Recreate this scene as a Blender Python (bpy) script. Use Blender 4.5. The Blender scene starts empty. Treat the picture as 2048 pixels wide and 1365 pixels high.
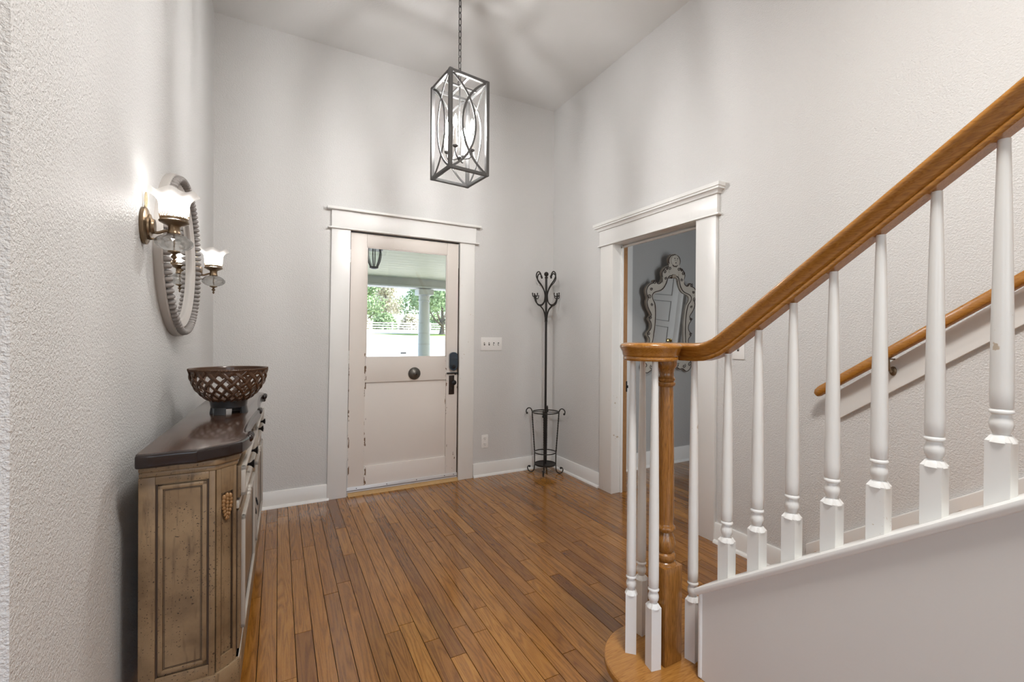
import bpy, bmesh, math, random
from mathutils import Vector, Matrix, noise as mnoise

random.seed(7)
PI = math.pi
SC = bpy.context.scene
COL = SC.collection
rad = math.radians

# ------------------------------------------------------------------ camera, world, sun, added fill lights, exposure
H_CAM = 1.2153
F_PX, YAW, PITCH, ROLL = 883.13, 27.8844, -0.2016, 0.3507
cam_data = bpy.data.cameras.new('camera')
cam = bpy.data.objects.new('camera', cam_data)
COL.objects.link(cam)
cam_data.sensor_fit = 'HORIZONTAL'
cam_data.sensor_width = 36.0
cam_data.lens = F_PX / 2048.0 * 36.0
cam_data.clip_start = 0.02
cam_data.clip_end = 500
_F = Vector((math.sin(rad(YAW)), math.cos(rad(YAW)), 0))
_R = Vector((math.cos(rad(YAW)), -math.sin(rad(YAW)), 0))
_U = Vector((0, 0, 1))
_F2 = _F * math.cos(rad(PITCH)) + _U * math.sin(rad(PITCH))
_U2 = _U * math.cos(rad(PITCH)) - _F * math.sin(rad(PITCH))
_R3 = _R * math.cos(rad(ROLL)) + _U2 * math.sin(rad(ROLL))
_U3 = _U2 * math.cos(rad(ROLL)) - _R * math.sin(rad(ROLL))
cam.matrix_world = Matrix(((_R3.x, _U3.x, -_F2.x, 0), (_R3.y, _U3.y, -_F2.y, 0),
                           (_R3.z, _U3.z, -_F2.z, H_CAM), (0, 0, 0, 1)))
SC.camera = cam

world = bpy.data.worlds.new('world')
SC.world = world
world.use_nodes = True
_wn = world.node_tree.nodes
_sky = _wn.new('ShaderNodeTexSky')
_sky.sky_type = 'NISHITA'
_sky.sun_disc = False
_sky.sun_elevation = rad(52)
_sky.sun_rotation = rad(130)
_sky.air_density = 1.0
_sky.dust_density = 2.5
world.node_tree.links.new(_sky.outputs[0], _wn['Background'].inputs[0])
_wn['Background'].inputs[1].default_value = 0.7

sun_data = bpy.data.lights.new('sun', 'SUN')
sun_data.energy = 15
sun_data.angle = rad(0.6)
sun_data.color = (1.0, 0.95, 0.88)
sun = bpy.data.objects.new('sun', sun_data)
sun.rotation_euler = (rad(34), rad(18), rad(40))
COL.objects.link(sun)


def fill_light(name, loc, rot, sx, sz, power, color=(1, 1, 1)):  # rectangular area light for the added fills
    d = bpy.data.lights.new(name, 'AREA')
    d.shape = 'RECTANGLE'
    d.size = sx
    d.size_y = sz
    d.energy = power
    d.color = color
    o = bpy.data.objects.new(name, d)
    o.location = loc
    o.rotation_euler = rot
    COL.objects.link(o)
    return o


FILL_WHITE = (0.96, 0.985, 1.0)  # cool tint of the added hall fills
fill_light('hall_fill_left', (-1.3, -3.58, 1.65), (rad(90), 0, 0), 1.2, 1.9, 5, FILL_WHITE)  # added fill from behind the camera, source unseen
fill_light('hall_fill_right', (0.55, -3.58, 1.65), (rad(90), 0, 0), 1.2, 1.9, 12, FILL_WHITE)  # second added fill at the other rear opening
fill_light('hall_fill_side', (-2.58, -1.2, 1.65), (0, rad(-90), 0), 1.9, 1.6, 5, FILL_WHITE)  # added fill from the unseen left side of the hall
fill_light('hall_fill_overhead', (0.70, 0.10, 3.37), (0, 0, 0), 0.45, 0.45, 72, (1.0, 0.97, 0.93))  # added overhead fill just above the frame, no fixture there
fill_light('far_room_fill', (2.82, 0.44, 1.45), (rad(90), 0, 0), 0.6, 1.5, 21, (0.93, 0.97, 1.0))  # added fill for the far room, whose near wall has no window

vs = SC.view_settings
vs.view_transform = 'Standard'
vs.look = 'None'
vs.exposure = 0.0
vs.gamma = 1.0
vs.use_curve_mapping = False
SC.display_settings.display_device = 'sRGB'
try:
    SC.cycles.use_denoising = True
    SC.cycles.max_bounces = 10
    SC.cycles.diffuse_bounces = 5
    SC.cycles.transparent_max_bounces = 12
    SC.cycles.sample_clamp_indirect = 6.0
    SC.cycles.caustics_reflective = False
    SC.cycles.caustics_refractive = False
except Exception:
    pass


# ------------------------------------------------------------------ materials
def new_mat(name):
    m = bpy.data.materials.new(name)
    m.use_nodes = True
    nt = m.node_tree
    return m, nt, nt.nodes['Principled BSDF']


def N(nt, kind, **kw):
    n = nt.nodes.new(kind)
    for k, v in kw.items():
        if k.startswith('i_'):
            n.inputs[k[2:].replace('_', ' ')].default_value = v
        else:
            setattr(n, k, v)
    return n


def L(nt, a, b):
    nt.links.new(a, b)


def bump(nt, bsdf, height, strength, dist):
    b = N(nt, 'ShaderNodeBump')
    b.inputs['Strength'].default_value = strength
    b.inputs['Distance'].default_value = dist
    L(nt, height, b.inputs['Height'])
    L(nt, b.outputs[0], bsdf.inputs['Normal'])
    return b


def pos(nt, scale=(1, 1, 1)):
    g = N(nt, 'ShaderNodeNewGeometry')
    mp = N(nt, 'ShaderNodeMapping')
    mp.inputs['Scale'].default_value = scale
    L(nt, g.outputs['Position'], mp.inputs['Vector'])
    return mp.outputs[0], g


def objco(nt, scale=(1, 1, 1)):
    t = N(nt, 'ShaderNodeTexCoord')
    mp = N(nt, 'ShaderNodeMapping')
    mp.inputs['Scale'].default_value = scale
    L(nt, t.outputs['Object'], mp.inputs['Vector'])
    return mp.outputs[0]


def noise(nt, vec, scale, detail=2.0, rough=0.5, dist=0.0):
    n = N(nt, 'ShaderNodeTexNoise')
    n.inputs['Scale'].default_value = scale
    n.inputs['Detail'].default_value = detail
    n.inputs['Roughness'].default_value = rough
    n.inputs['Distortion'].default_value = dist
    if vec is not None:
        L(nt, vec, n.inputs['Vector'])
    return n.outputs['Fac']


def ramp(nt, fac, stops):
    r = N(nt, 'ShaderNodeValToRGB')
    el = r.color_ramp.elements
    while len(el) < len(stops):
        el.new(0.5)
    for e, (p, c) in zip(el, stops):
        e.position = p
        e.color = c if len(c) == 4 else (*c, 1)
    L(nt, fac, r.inputs[0])
    return r.outputs[0]


def mixc(nt, fac, a, b, mode='MIX'):
    m = N(nt, 'ShaderNodeMix', data_type='RGBA', blend_type=mode)
    if isinstance(fac, (int, float)):
        m.inputs[0].default_value = fac
    else:
        L(nt, fac, m.inputs[0])
    for i, v in ((6, a), (7, b)):
        if isinstance(v, tuple):
            m.inputs[i].default_value = v if len(v) == 4 else (*v, 1)
        else:
            L(nt, v, m.inputs[i])
    return m.outputs[2]


def math_(nt, op, a, b=None, c=None):
    m = N(nt, 'ShaderNodeMath', operation=op)
    for i, v in enumerate((a, b, c)):
        if v is None:
            continue
        if isinstance(v, (int, float)):
            m.inputs[i].default_value = v
        else:
            L(nt, v, m.inputs[i])
    return m.outputs[0]


def plain(name, color, rough=0.5, metal=0.0, spec=0.5, coat=0.0, bump_scale=None, bump_str=0.1, var=0.0):
    m, nt, b = new_mat(name)
    b.inputs['Base Color'].default_value = (*color, 1)
    b.inputs['Roughness'].default_value = rough
    b.inputs['Metallic'].default_value = metal
    b.inputs['Specular IOR Level'].default_value = spec
    b.inputs['Coat Weight'].default_value = coat
    v, _ = pos(nt)
    if var:
        f = noise(nt, v, 6.0, 4)
        c2 = tuple(max(0, x * (1 - var)) for x in color)
        L(nt, mixc(nt, f, color, c2), b.inputs['Base Color'])
    if bump_scale:
        bump(nt, b, noise(nt, v, bump_scale, 2), bump_str, 0.002)
    return m


def wall_paint(name, color, scale=140.0, strength=0.6, rough=0.42):
    m, nt, b = new_mat(name)
    v, _ = pos(nt)
    big = noise(nt, v, 1.3, 3)
    L(nt, mixc(nt, big, color, tuple(x * 0.965 for x in color)), b.inputs['Base Color'])
    b.inputs['Roughness'].default_value = rough
    b.inputs['Specular IOR Level'].default_value = 0.4
    n1 = noise(nt, v, scale, 2.0, 0.5, 0.4)
    n2 = noise(nt, v, scale * 2.6, 1.0)
    h = math_(nt, 'MULTIPLY_ADD', n2, 0.35, n1)
    bump(nt, b, h, strength, 0.006)
    return m


M = {}
M['wall'] = wall_paint('wall_paint', (0.672, 0.670, 0.662))
M['ceiling'] = wall_paint('ceiling_paint', (0.66, 0.66, 0.652), 70, 0.12, 0.6)
M['panel'] = wall_paint('stair_panel_paint', (0.71, 0.695, 0.67), 40, 0.05, 0.4)
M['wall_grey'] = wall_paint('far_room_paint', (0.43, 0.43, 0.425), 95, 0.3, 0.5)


def trim_mat(name, color, wear=0.0, rough=0.32):
    m, nt, b = new_mat(name)
    v, _ = pos(nt)
    big = noise(nt, v, 4.0, 4)
    base = mixc(nt, big, color, tuple(x * 0.95 for x in color))
    if wear:
        sp = noise(nt, v, 55.0, 3, 0.6)
        lo = noise(nt, v, 5.0, 2)
        mask = ramp(nt, math_(nt, 'MULTIPLY', sp, lo), [(0.395 - wear, (0, 0, 0)), (0.43 - wear, (1, 1, 1))])
        base = mixc(nt, mask, base, (0.52, 0.44, 0.34))
    L(nt, base, b.inputs['Base Color'])
    b.inputs['Roughness'].default_value = rough
    bump(nt, b, noise(nt, v, 30.0, 3), 0.05, 0.004)
    return m


M['trim'] = trim_mat('white_trim_paint', (0.80, 0.80, 0.785))
M['trim_worn'] = trim_mat('worn_white_trim_paint', (0.79, 0.785, 0.76), -0.025)
M['baluster'] = trim_mat('baluster_paint', (0.80, 0.80, 0.78), -0.035, 0.28)


def door_paint():
    m, nt, b = new_mat('worn_door_paint')
    v, g = pos(nt)
    big = noise(nt, v, 2.0, 4)
    base = mixc(nt, big, (0.78, 0.732, 0.685), (0.735, 0.685, 0.635))
    sep = N(nt, 'ShaderNodeSeparateXYZ')
    L(nt, g.outputs['Position'], sep.inputs[0])
    chips = noise(nt, pos(nt, (1.0, 1.0, 0.45))[0], 34.0, 3, 0.6)
    tot = None
    for x0, w, thr in ((0.603, 0.009, 0.60), (0.478, 0.008, 0.56), (1.268, 0.010, 0.62), (1.372, 0.010, 0.57), (1.325, 0.035, 0.70)):
        d = math_(nt, 'ABSOLUTE', math_(nt, 'SUBTRACT', sep.outputs[0], x0))
        near = math_(nt, 'SUBTRACT', 1.0, math_(nt, 'MULTIPLY', d, 1.0 / w))
        near = math_(nt, 'MAXIMUM', near, 0.0)
        near = math_(nt, 'MINIMUM', math_(nt, 'MULTIPLY', near, 3.0), 1.0)
        c = math_(nt, 'MULTIPLY', near, math_(nt, 'GREATER_THAN', chips, thr))
        tot = c if tot is None else math_(nt, 'MAXIMUM', tot, c)
    low = math_(nt, 'LESS_THAN', sep.outputs[2], 1.1)
    tot = math_(nt, 'MULTIPLY', tot, low)
    L(nt, mixc(nt, tot, base, (0.16, 0.09, 0.045)), b.inputs['Base Color'])
    b.inputs['Roughness'].default_value = 0.4
    bump(nt, b, noise(nt, v, 26.0, 3), 0.08, 0.004)
    return m


M['door'] = door_paint()


def oak(name, dark, mid, light, scale=(1, 1, 1), rough=0.25, coat=0.3, per_piece=False, ring=1.0):
    """oak with long grain, stretched by scale (small along the grain)"""
    m, nt, b = new_mat(name)
    g = N(nt, 'ShaderNodeNewGeometry')
    add = N(nt, 'ShaderNodeVectorMath', operation='ADD')
    L(nt, g.outputs['Position'], add.inputs[0])
    rnd = None
    if per_piece:
        oi = N(nt, 'ShaderNodeObjectInfo')
        rnd = math_(nt, 'FRACT', math_(nt, 'ADD', oi.outputs['Random'], g.outputs['Random Per Island']))
        off = N(nt, 'ShaderNodeVectorMath', operation='SCALE')
        off.inputs[0].default_value = (37.0, 53.0, 11.0)
        L(nt, rnd, off.inputs['Scale'])
        L(nt, off.outputs[0], add.inputs[1])
    mp = N(nt, 'ShaderNodeMapping')
    mp.inputs['Scale'].default_value = scale
    L(nt, add.outputs[0], mp.inputs['Vector'])
    v = mp.outputs[0]
    broad = noise(nt, v, 4.0 * ring, 2.0, 0.5, 0.6)
    rings = math_(nt, 'FRACT', math_(nt, 'MULTIPLY', broad, 9.0))
    rings = math_(nt, 'ABSOLUTE', math_(nt, 'SUBTRACT', math_(nt, 'MULTIPLY', rings, 2.0), 1.0))
    fine = noise(nt, v, 60.0, 3.0, 0.6)
    grain = math_(nt, 'ADD', math_(nt, 'MULTIPLY', rings, 0.38), math_(nt, 'MULTIPLY', fine, 0.62))
    col = ramp(nt, grain, [(0.18, dark), (0.5, mid), (0.85, light)])
    if per_piece:
        tone = ramp(nt, rnd, [(0.0, (0.62, 0.55, 0.50)), (0.16, (0.82, 0.77, 0.73)), (0.4, (1.0, 0.96, 0.92)),
                              (0.75, (1.1, 1.09, 1.05)), (1.0, (1.3, 1.34, 1.3))])
        col = mixc(nt, 1.0, col, tone, 'MULTIPLY')
    L(nt, col, b.inputs['Base Color'])
    wear = noise(nt, g.outputs['Position'], 5.0, 3)
    L(nt, math_(nt, 'MULTIPLY_ADD', wear, 0.16, rough - 0.08), b.inputs['Roughness'])
    b.inputs['Coat Weight'].default_value = coat
    b.inputs['Coat Roughness'].default_value = 0.12
    bump(nt, b, grain, 0.04 if per_piece else 0.10, 0.0015)
    return m


M['floor'] = oak('oak_floor', (0.15, 0.056, 0.009), (0.275, 0.113, 0.018), (0.35, 0.16, 0.031), (14, 0.8, 1), 0.19, 0.5, True, 0.40)
M['floor_dark'] = plain('dark_subfloor', (0.025, 0.012, 0.006), 0.8)
M['oak_y'] = oak('stair_oak_lengthwise', (0.24, 0.09, 0.011), (0.36, 0.15, 0.022), (0.43, 0.19, 0.033), (14, 1.2, 14), 0.24, 0.4)
M['oak_x'] = oak('stair_oak_tread', (0.22, 0.09, 0.018), (0.37, 0.165, 0.036), (0.44, 0.21, 0.05), (1.0, 14, 14), 0.25, 0.3)
M['oak_z'] = oak('newel_oak', (0.15, 0.056, 0.010), (0.26, 0.108, 0.020), (0.34, 0.15, 0.032), (14, 14, 1.1), 0.25, 0.3)
M['oak_jamb'] = oak('stained_jamb_oak', (0.22, 0.11, 0.045), (0.33, 0.175, 0.075), (0.38, 0.21, 0.095), (14, 14, 1.1), 0.4, 0.1)
M['oak_threshold'] = oak('pale_threshold_oak', (0.38, 0.22, 0.085), (0.50, 0.31, 0.13), (0.56, 0.36, 0.16), (1, 14, 14), 0.45, 0.0)
M['iron'] = plain('black_wrought_iron', (0.022, 0.019, 0.017), 0.45, 0.4, 0.5, 0, 160, 0.15)
M['black_metal'] = plain('black_metal', (0.02, 0.02, 0.022), 0.35, 0.6)
M['galvanised'] = plain('weathered_grey_metal', (0.125, 0.124, 0.122), 0.5, 0.3, 0.5, 0, 60, 0.1, 0.35)
M['brass'] = plain('antique_brass', (0.26, 0.185, 0.115), 0.32, 0.85, 0.5, 0, None, 0, 0.35)
M['brass_bright'] = plain('polished_brass', (0.75, 0.55, 0.22), 0.18, 1.0)
M['gilt'] = plain('pale_gilt', (0.62, 0.52, 0.34), 0.35, 0.6)
M['white_plastic'] = plain('white_plastic', (0.82, 0.815, 0.80), 0.3)
M['slot'] = plain('dark_slot', (0.03, 0.03, 0.03), 0.6)
M['toggle'] = plain('toggle_plastic', (0.70, 0.69, 0.67), 0.35)
M['keypad'] = plain('blue_black_plastic', (0.012, 0.03, 0.05), 0.12, 0.0, 0.6, 0.5)
M['bronze'] = plain('dark_bronze', (0.045, 0.03, 0.024), 0.45, 0.5, 0.5, 0, None, 0, 0.4)
M['pewter'] = plain('aged_pewter', (0.16, 0.15, 0.135), 0.42, 0.8, 0.5, 0, 90, 0.1, 0.3)
M['aluminium'] = plain('pale_aluminium', (0.78, 0.79, 0.80), 0.35, 0.25)
M['candle'] = plain('candle_sleeve', (0.75, 0.73, 0.69), 0.4)
M['mirror'] = plain('mirror_silver', (0.92, 0.93, 0.93), 0.015, 1.0)
M['bead'] = plain('grey_washed_wood', (0.36, 0.335, 0.32), 0.45, 0.0, 0.5, 0, 120, 0.2, 0.5)
M['bead_rim'] = plain('pale_washed_wood', (0.56, 0.53, 0.50), 0.5, 0.0, 0.4, 0, 60, 0.15, 0.15)
M['ornate'] = plain('cream_distressed_frame', (0.58, 0.54, 0.475), 0.5, 0, 0.4, 0, 45, 0.3, 0.25)
M['ornate_line'] = plain('dark_glaze', (0.055, 0.04, 0.035), 0.55)
M['ornate_side'] = plain('brown_glaze', (0.44, 0.37, 0.30), 0.55, 0, 0.4, 0, 60, 0.3, 0.4)
M['top_wood'] = oak('dark_walnut_top', (0.018, 0.009, 0.006), (0.045, 0.02, 0.011), (0.085, 0.038, 0.02), (9, 1.0, 9), 0.22, 0.5)
M['top_edge'] = plain('near_black_edge', (0.016, 0.010, 0.009), 0.22, 0, 0.4, 0.15)


def distressed():
    m, nt, b = new_mat('distressed_taupe_paint')
    v, g = pos(nt)
    cloud = noise(nt, v, 7.0, 4, 0.6)
    base = ramp(nt, cloud, [(0.3, (0.115, 0.072, 0.038)), (0.5, (0.20, 0.132, 0.072)), (0.72, (0.275, 0.19, 0.108))])
    streak = noise(nt, pos(nt, (1, 1, 0.12))[0], 60.0, 3, 0.6)
    base = mixc(nt, ramp(nt, streak, [(0.25, (0.8, 0.8, 0.8)), (0.45, (0, 0, 0))]), base, (0.075, 0.045, 0.025))
    spk = noise(nt, v, 210.0, 2, 0.5)
    patch = noise(nt, v, 6.0, 2)
    mask = math_(nt, 'MULTIPLY', math_(nt, 'GREATER_THAN', spk, 0.66), math_(nt, 'GREATER_THAN', patch, 0.47))
    base = mixc(nt, mask, base, (0.03, 0.018, 0.01))
    wsp = noise(nt, pos(nt, (1, 1, 0.6))[0], 46.0, 1, 0.5)
    base = mixc(nt, math_(nt, 'GREATER_THAN', wsp, 0.805), base, (0.75, 0.72, 0.66))
    L(nt, base, b.inputs['Base Color'])
    b.inputs['Roughness'].default_value = 0.38
    bump(nt, b, spk, 0.12, 0.002)
    return m


M['taupe'] = distressed()
M['taupe_dark'] = plain('dark_glazed_groove', (0.045, 0.026, 0.015), 0.5)
M['taupe_lit'] = plain('sheen_lit_moulding', (0.50, 0.46, 0.41), 0.3, 0.1, 0.5, 0, 60, 0.15, 0.35)  # same taupe finish made paler: sheen on the front put into the colour
M['gold_wood'] = plain('gold_brown_carving', (0.34, 0.18, 0.07), 0.42, 0.1, 0.5, 0, 140, 0.4, 0.5)
M['bowl'] = plain('dark_woven_strip', (0.095, 0.043, 0.020), 0.34, 0, 0.5, 0.15, 70, 0.2, 0.55)
M['bowl_foot'] = plain('black_lacquer', (0.02, 0.021, 0.024), 0.28, 0, 0.5, 0.3)


def emit(name, color, strength):
    m = bpy.data.materials.new(name)
    m.use_nodes = True
    nt = m.node_tree
    nt.nodes.remove(nt.nodes['Principled BSDF'])
    e = N(nt, 'ShaderNodeEmission')
    e.inputs[0].default_value = (*color, 1)
    e.inputs[1].default_value = strength
    L(nt, e.outputs[0], nt.nodes['Material Output'].inputs[0])
    return m


M['bulb'] = emit('lit_bulb', (1.0, 0.98, 0.965), 880)
M['bulb_sconce'] = emit('lit_sconce_bulb', (1.0, 0.97, 0.94), 95)


def thin_glass(name, tint=(0.95, 0.98, 0.97), gloss=0.03):
    m = bpy.data.materials.new(name)
    m.use_nodes = True
    nt = m.node_tree
    nt.nodes.remove(nt.nodes['Principled BSDF'])
    t = N(nt, 'ShaderNodeBsdfTransparent')
    t.inputs[0].default_value = (*tint, 1)
    gl = N(nt, 'ShaderNodeBsdfGlossy')
    gl.inputs['Roughness'].default_value = 0.01
    fr = N(nt, 'ShaderNodeFresnel')
    fr.inputs[0].default_value = 1.45
    mx = N(nt, 'ShaderNodeMixShader')
    L(nt, math_(nt, 'MULTIPLY_ADD', fr.outputs[0], 0.8, gloss), mx.inputs[0])
    L(nt, t.outputs[0], mx.inputs[1])
    L(nt, gl.outputs[0], mx.inputs[2])
    L(nt, mx.outputs[0], nt.nodes['Material Output'].inputs[0])
    return m


M['pane'] = thin_glass('window_glass')


def frosted():
    m = bpy.data.materials.new('frosted_white_glass')
    m.use_nodes = True
    nt = m.node_tree
    b = nt.nodes['Principled BSDF']
    v, _ = pos(nt)
    b.inputs['Base Color'].default_value = (0.93, 0.92, 0.9, 1)
    b.inputs['Roughness'].default_value = 0.25
    tr = N(nt, 'ShaderNodeBsdfTranslucent')
    tr.inputs[0].default_value = (0.95, 0.93, 0.9, 1)
    tp = N(nt, 'ShaderNodeBsdfTransparent')
    m1 = N(nt, 'ShaderNodeMixShader')
    m1.inputs[0].default_value = 0.62
    L(nt, b.outputs[0], m1.inputs[1])
    L(nt, tr.outputs[0], m1.inputs[2])
    m2 = N(nt, 'ShaderNodeMixShader')
    m2.inputs[0].default_value = 0.34
    L(nt, m1.outputs[0], m2.inputs[1])
    L(nt, tp.outputs[0], m2.inputs[2])
    L(nt, m2.outputs[0], nt.nodes['Material Output'].inputs[0])
    return m


M['frosted'] = frosted()


def cut_glass():
    m = bpy.data.materials.new('cut_glass')
    m.use_nodes = True
    nt = m.node_tree
    nt.nodes.remove(nt.nodes['Principled BSDF'])
    tc = objco(nt)
    t = N(nt, 'ShaderNodeBsdfTransparent')
    t.inputs[0].default_value = (0.95, 0.95, 0.94, 1)
    gl = N(nt, 'ShaderNodeBsdfGlossy')
    gl.inputs['Roughness'].default_value = 0.08
    df = N(nt, 'ShaderNodeBsdfTranslucent')
    df.inputs[0].default_value = (0.95, 0.95, 0.94, 1)
    fr = N(nt, 'ShaderNodeFresnel')
    fr.inputs[0].default_value = 1.55
    m1 = N(nt, 'ShaderNodeMixShader')
    m1.inputs[0].default_value = 0.3
    L(nt, t.outputs[0], m1.inputs[1])
    L(nt, df.outputs[0], m1.inputs[2])
    m2 = N(nt, 'ShaderNodeMixShader')
    L(nt, math_(nt, 'MULTIPLY_ADD', fr.outputs[0], 0.7, 0.03), m2.inputs[0])
    L(nt, m1.outputs[0], m2.inputs[1])
    L(nt, gl.outputs[0], m2.inputs[2])
    L(nt, m2.outputs[0], nt.nodes['Material Output'].inputs[0])
    return m


M['cut_glass'] = cut_glass()
M['porch_ceiling'] = plain('pale_green_boards', (0.80, 0.82, 0.60), 0.5)
M['porch_white'] = plain('weathered_white_paint', (0.66, 0.70, 0.69), 0.5, 0, 0.4, 0, 20, 0.1, 0.15)
M['porch_grey'] = plain('grey_beam_paint', (0.60, 0.62, 0.60), 0.55, 0, 0.4, 0, None, 0, 0.2)
M['drive'] = plain('pale_concrete', (0.46, 0.44, 0.43), 0.9, 0, 0.2, 0, 8, 0.1, 0.12)
M['lawn'] = plain('mown_grass', (0.20, 0.30, 0.07), 0.9, 0, 0.2, 0, 30, 0.3, 0.4)
M['bark'] = plain('grey_bark', (0.16, 0.14, 0.12), 0.9, 0, 0.2, 0, 14, 0.6, 0.4)
M['fence'] = plain('white_fence_paint', (0.78, 0.77, 0.75), 0.6)


def leaf_mat(name, a, b_):
    m, nt, b = new_mat(name)
    g = N(nt, 'ShaderNodeNewGeometry')
    L(nt, mixc(nt, g.outputs['Random Per Island'], a, b_), b.inputs['Base Color'])
    b.inputs['Roughness'].default_value = 0.6
    tr = N(nt, 'ShaderNodeBsdfTranslucent')
    L(nt, mixc(nt, g.outputs['Random Per Island'], a, b_), tr.inputs[0])
    mx = N(nt, 'ShaderNodeMixShader')
    mx.inputs[0].default_value = 0.35
    L(nt, b.outputs[0], mx.inputs[1])
    L(nt, tr.outputs[0], mx.inputs[2])
    L(nt, mx.outputs[0], nt.nodes['Material Output'].inputs[0])
    return m


M['leaf'] = leaf_mat('green_leaves', (0.16, 0.26, 0.13), (0.34, 0.46, 0.24))
M['leaf_backlit'] = leaf_mat('backlit_leaves', (0.42, 0.46, 0.30), (0.75, 0.66, 0.58))  # overexposed backlight put into the foliage colour


# ------------------------------------------------------------------ geometry helpers
class MB:
    """collects shapes; build() links them as one mesh object, vertices given in world space minus the origin o"""

    def __init__(self, o=(0, 0, 0)):
        self.v, self.f, self.o = [], [], Vector(o)

    def add(self, verts, faces, mtx=None):
        n = len(self.v)
        for p in verts:
            p = Vector(p)
            if mtx is not None:
                p = mtx @ p
            self.v.append(p - self.o)
        for f in faces:
            self.f.append([i + n for i in f])
        return self

    def box(self, x0, x1, y0, y1, z0, z1, mtx=None):
        vs_ = [(x, y, z) for z in (z0, z1) for y in (y0, y1) for x in (x0, x1)]
        fs = [(0, 2, 3, 1), (4, 5, 7, 6), (0, 1, 5, 4), (2, 6, 7, 3), (0, 4, 6, 2), (1, 3, 7, 5)]
        return self.add(vs_, fs, mtx)

    def prism(self, pts, axis, a, b, mtx=None):
        """outline pts (2D) extruded along axis from a to b"""
        ax = 'XYZ'.index(axis)
        n = len(pts)
        vs_ = []
        for t in (a, b):
            for p in pts:
                q = list(p)
                q.insert(ax, t)
                vs_.append(q)
        fs = [list(range(n))[::-1], list(range(n, 2 * n))]
        fs += [(i, (i + 1) % n, n + (i + 1) % n, n + i) for i in range(n)]
        return self.add(vs_, fs, mtx)

    def lathe(self, prof, c=(0, 0, 0), seg=24, axis='Z', mtx=None, sy=1.0, caps=True):
        """prof: (radius, height) list"""
        vs_, fs = [], []
        for r, h in prof:
            for k in range(seg):
                a = 2 * PI * k / seg
                p = (r * math.cos(a), r * math.sin(a) * sy, h)
                if axis == 'X':
                    p = (h, r * math.cos(a), r * math.sin(a) * sy)
                elif axis == 'Y':
                    p = (r * math.cos(a), h, r * math.sin(a) * sy)
                vs_.append((p[0] + c[0], p[1] + c[1], p[2] + c[2]))
        for i in range(len(prof) - 1):
            for k in range(seg):
                k2 = (k + 1) % seg
                fs.append((i * seg + k, i * seg + k2, (i + 1) * seg + k2, (i + 1) * seg + k))
        if caps:
            if prof[0][0] > 1e-5:
                fs.append(list(range(seg))[::-1])
            if prof[-1][0] > 1e-5:
                fs.append([(len(prof) - 1) * seg + k for k in range(seg)])
        return self.add(vs_, fs, mtx)

    def sphere(self, c, r, seg=12, rings=8, sz=1.0, mtx=None):
        prof = [(max(1e-6, r * math.sin(PI * i / rings)), -r * sz * math.cos(PI * i / rings)) for i in range(rings + 1)]
        return self.lathe(prof, c, seg, 'Z', mtx, 1.0, False)

    def sweep(self, path, prof, side=None, closed=False, twist=0.0, taper=None, mtx=None, caps=True):
        """prof (u, v) swept along path; side = fixed vector for u, else parallel transport"""
        P = [Vector(p) for p in path]
        n = len(P)
        m = len(prof)
        vs_, fs = [], []
        u = None
        for i in range(n):
            if closed:
                t = P[(i + 1) % n] - P[i - 1]
            else:
                t = P[min(i + 1, n - 1)] - P[max(i - 1, 0)]
            t.normalize()
            if side is not None:
                s = Vector(side) if not callable(side) else Vector(side(i, t))
                u = (s - t * s.dot(t)).normalized()
            elif u is None:
                ref = Vector((0, 0, 1)) if abs(t.z) < 0.9 else Vector((1, 0, 0))
                u = (ref - t * ref.dot(t)).normalized()
            else:
                u = (u - t * u.dot(t)).normalized()
            w = t.cross(u)
            k = taper(i / (n - 1)) if taper else 1.0
            ca, sa = math.cos(twist * i), math.sin(twist * i)
            for a, b in prof:
                a2, b2 = (a * ca - b * sa) * k, (a * sa + b * ca) * k
                vs_.append(P[i] + u * a2 + w * b2)
        last = n if closed else n - 1
        for i in range(last):
            j = (i + 1) % n
            for k in range(m):
                k2 = (k + 1) % m
                fs.append((i * m + k, i * m + k2, j * m + k2, j * m + k))
        if caps and not closed:
            fs.append(list(range(m))[::-1])
            fs.append([(n - 1) * m + k for k in range(m)])
        return self.add(vs_, fs, mtx)

    def tube(self, path, r, seg=8, closed=False, taper=None, mtx=None):
        prof = [(r * math.cos(2 * PI * k / seg), r * math.sin(2 * PI * k / seg)) for k in range(seg)]
        return self.sweep(path, prof, None, closed, 0, taper, mtx)

    def mesh(self, name, bevel=0.0, segs=2, smooth=35, recalc=True):
        me = bpy.data.meshes.new(name)
        me.from_pydata([tuple(p) for p in self.v], [], self.f)
        bm = bmesh.new()
        bm.from_mesh(me)
        if recalc:
            bmesh.ops.recalc_face_normals(bm, faces=bm.faces)
        if bevel:
            ed = [e for e in bm.edges if len(e.link_faces) == 2 and e.calc_face_angle(0) > 0.5]
            bmesh.ops.bevel(bm, geom=ed, offset=bevel, offset_type='OFFSET', segments=segs, profile=0.6,
                            affect='EDGES', clamp_overlap=True)
        bm.to_mesh(me)
        bm.free()
        if smooth:
            me.polygons.foreach_set('use_smooth', [True] * len(me.polygons))
            me.set_sharp_from_angle(angle=rad(smooth))
        me.update()
        return me

    def build(self, name, mat, parent=None, bevel=0.0, segs=2, smooth=35, label=None, recalc=True):
        me = self.mesh(name, bevel, segs, smooth, recalc)
        me.materials.append(mat)
        o = bpy.data.objects.new(name, me)
        COL.objects.link(o)
        if parent is not None:
            o.parent = parent
        else:
            o.location = self.o
        if label:
            o['label'] = label
        return o


def tag(o, label, cat, group=None, kind=None):
    o['label'] = label
    o['category'] = cat
    if group:
        o['group'] = group
    if kind:
        o['kind'] = kind
    return o


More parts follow.
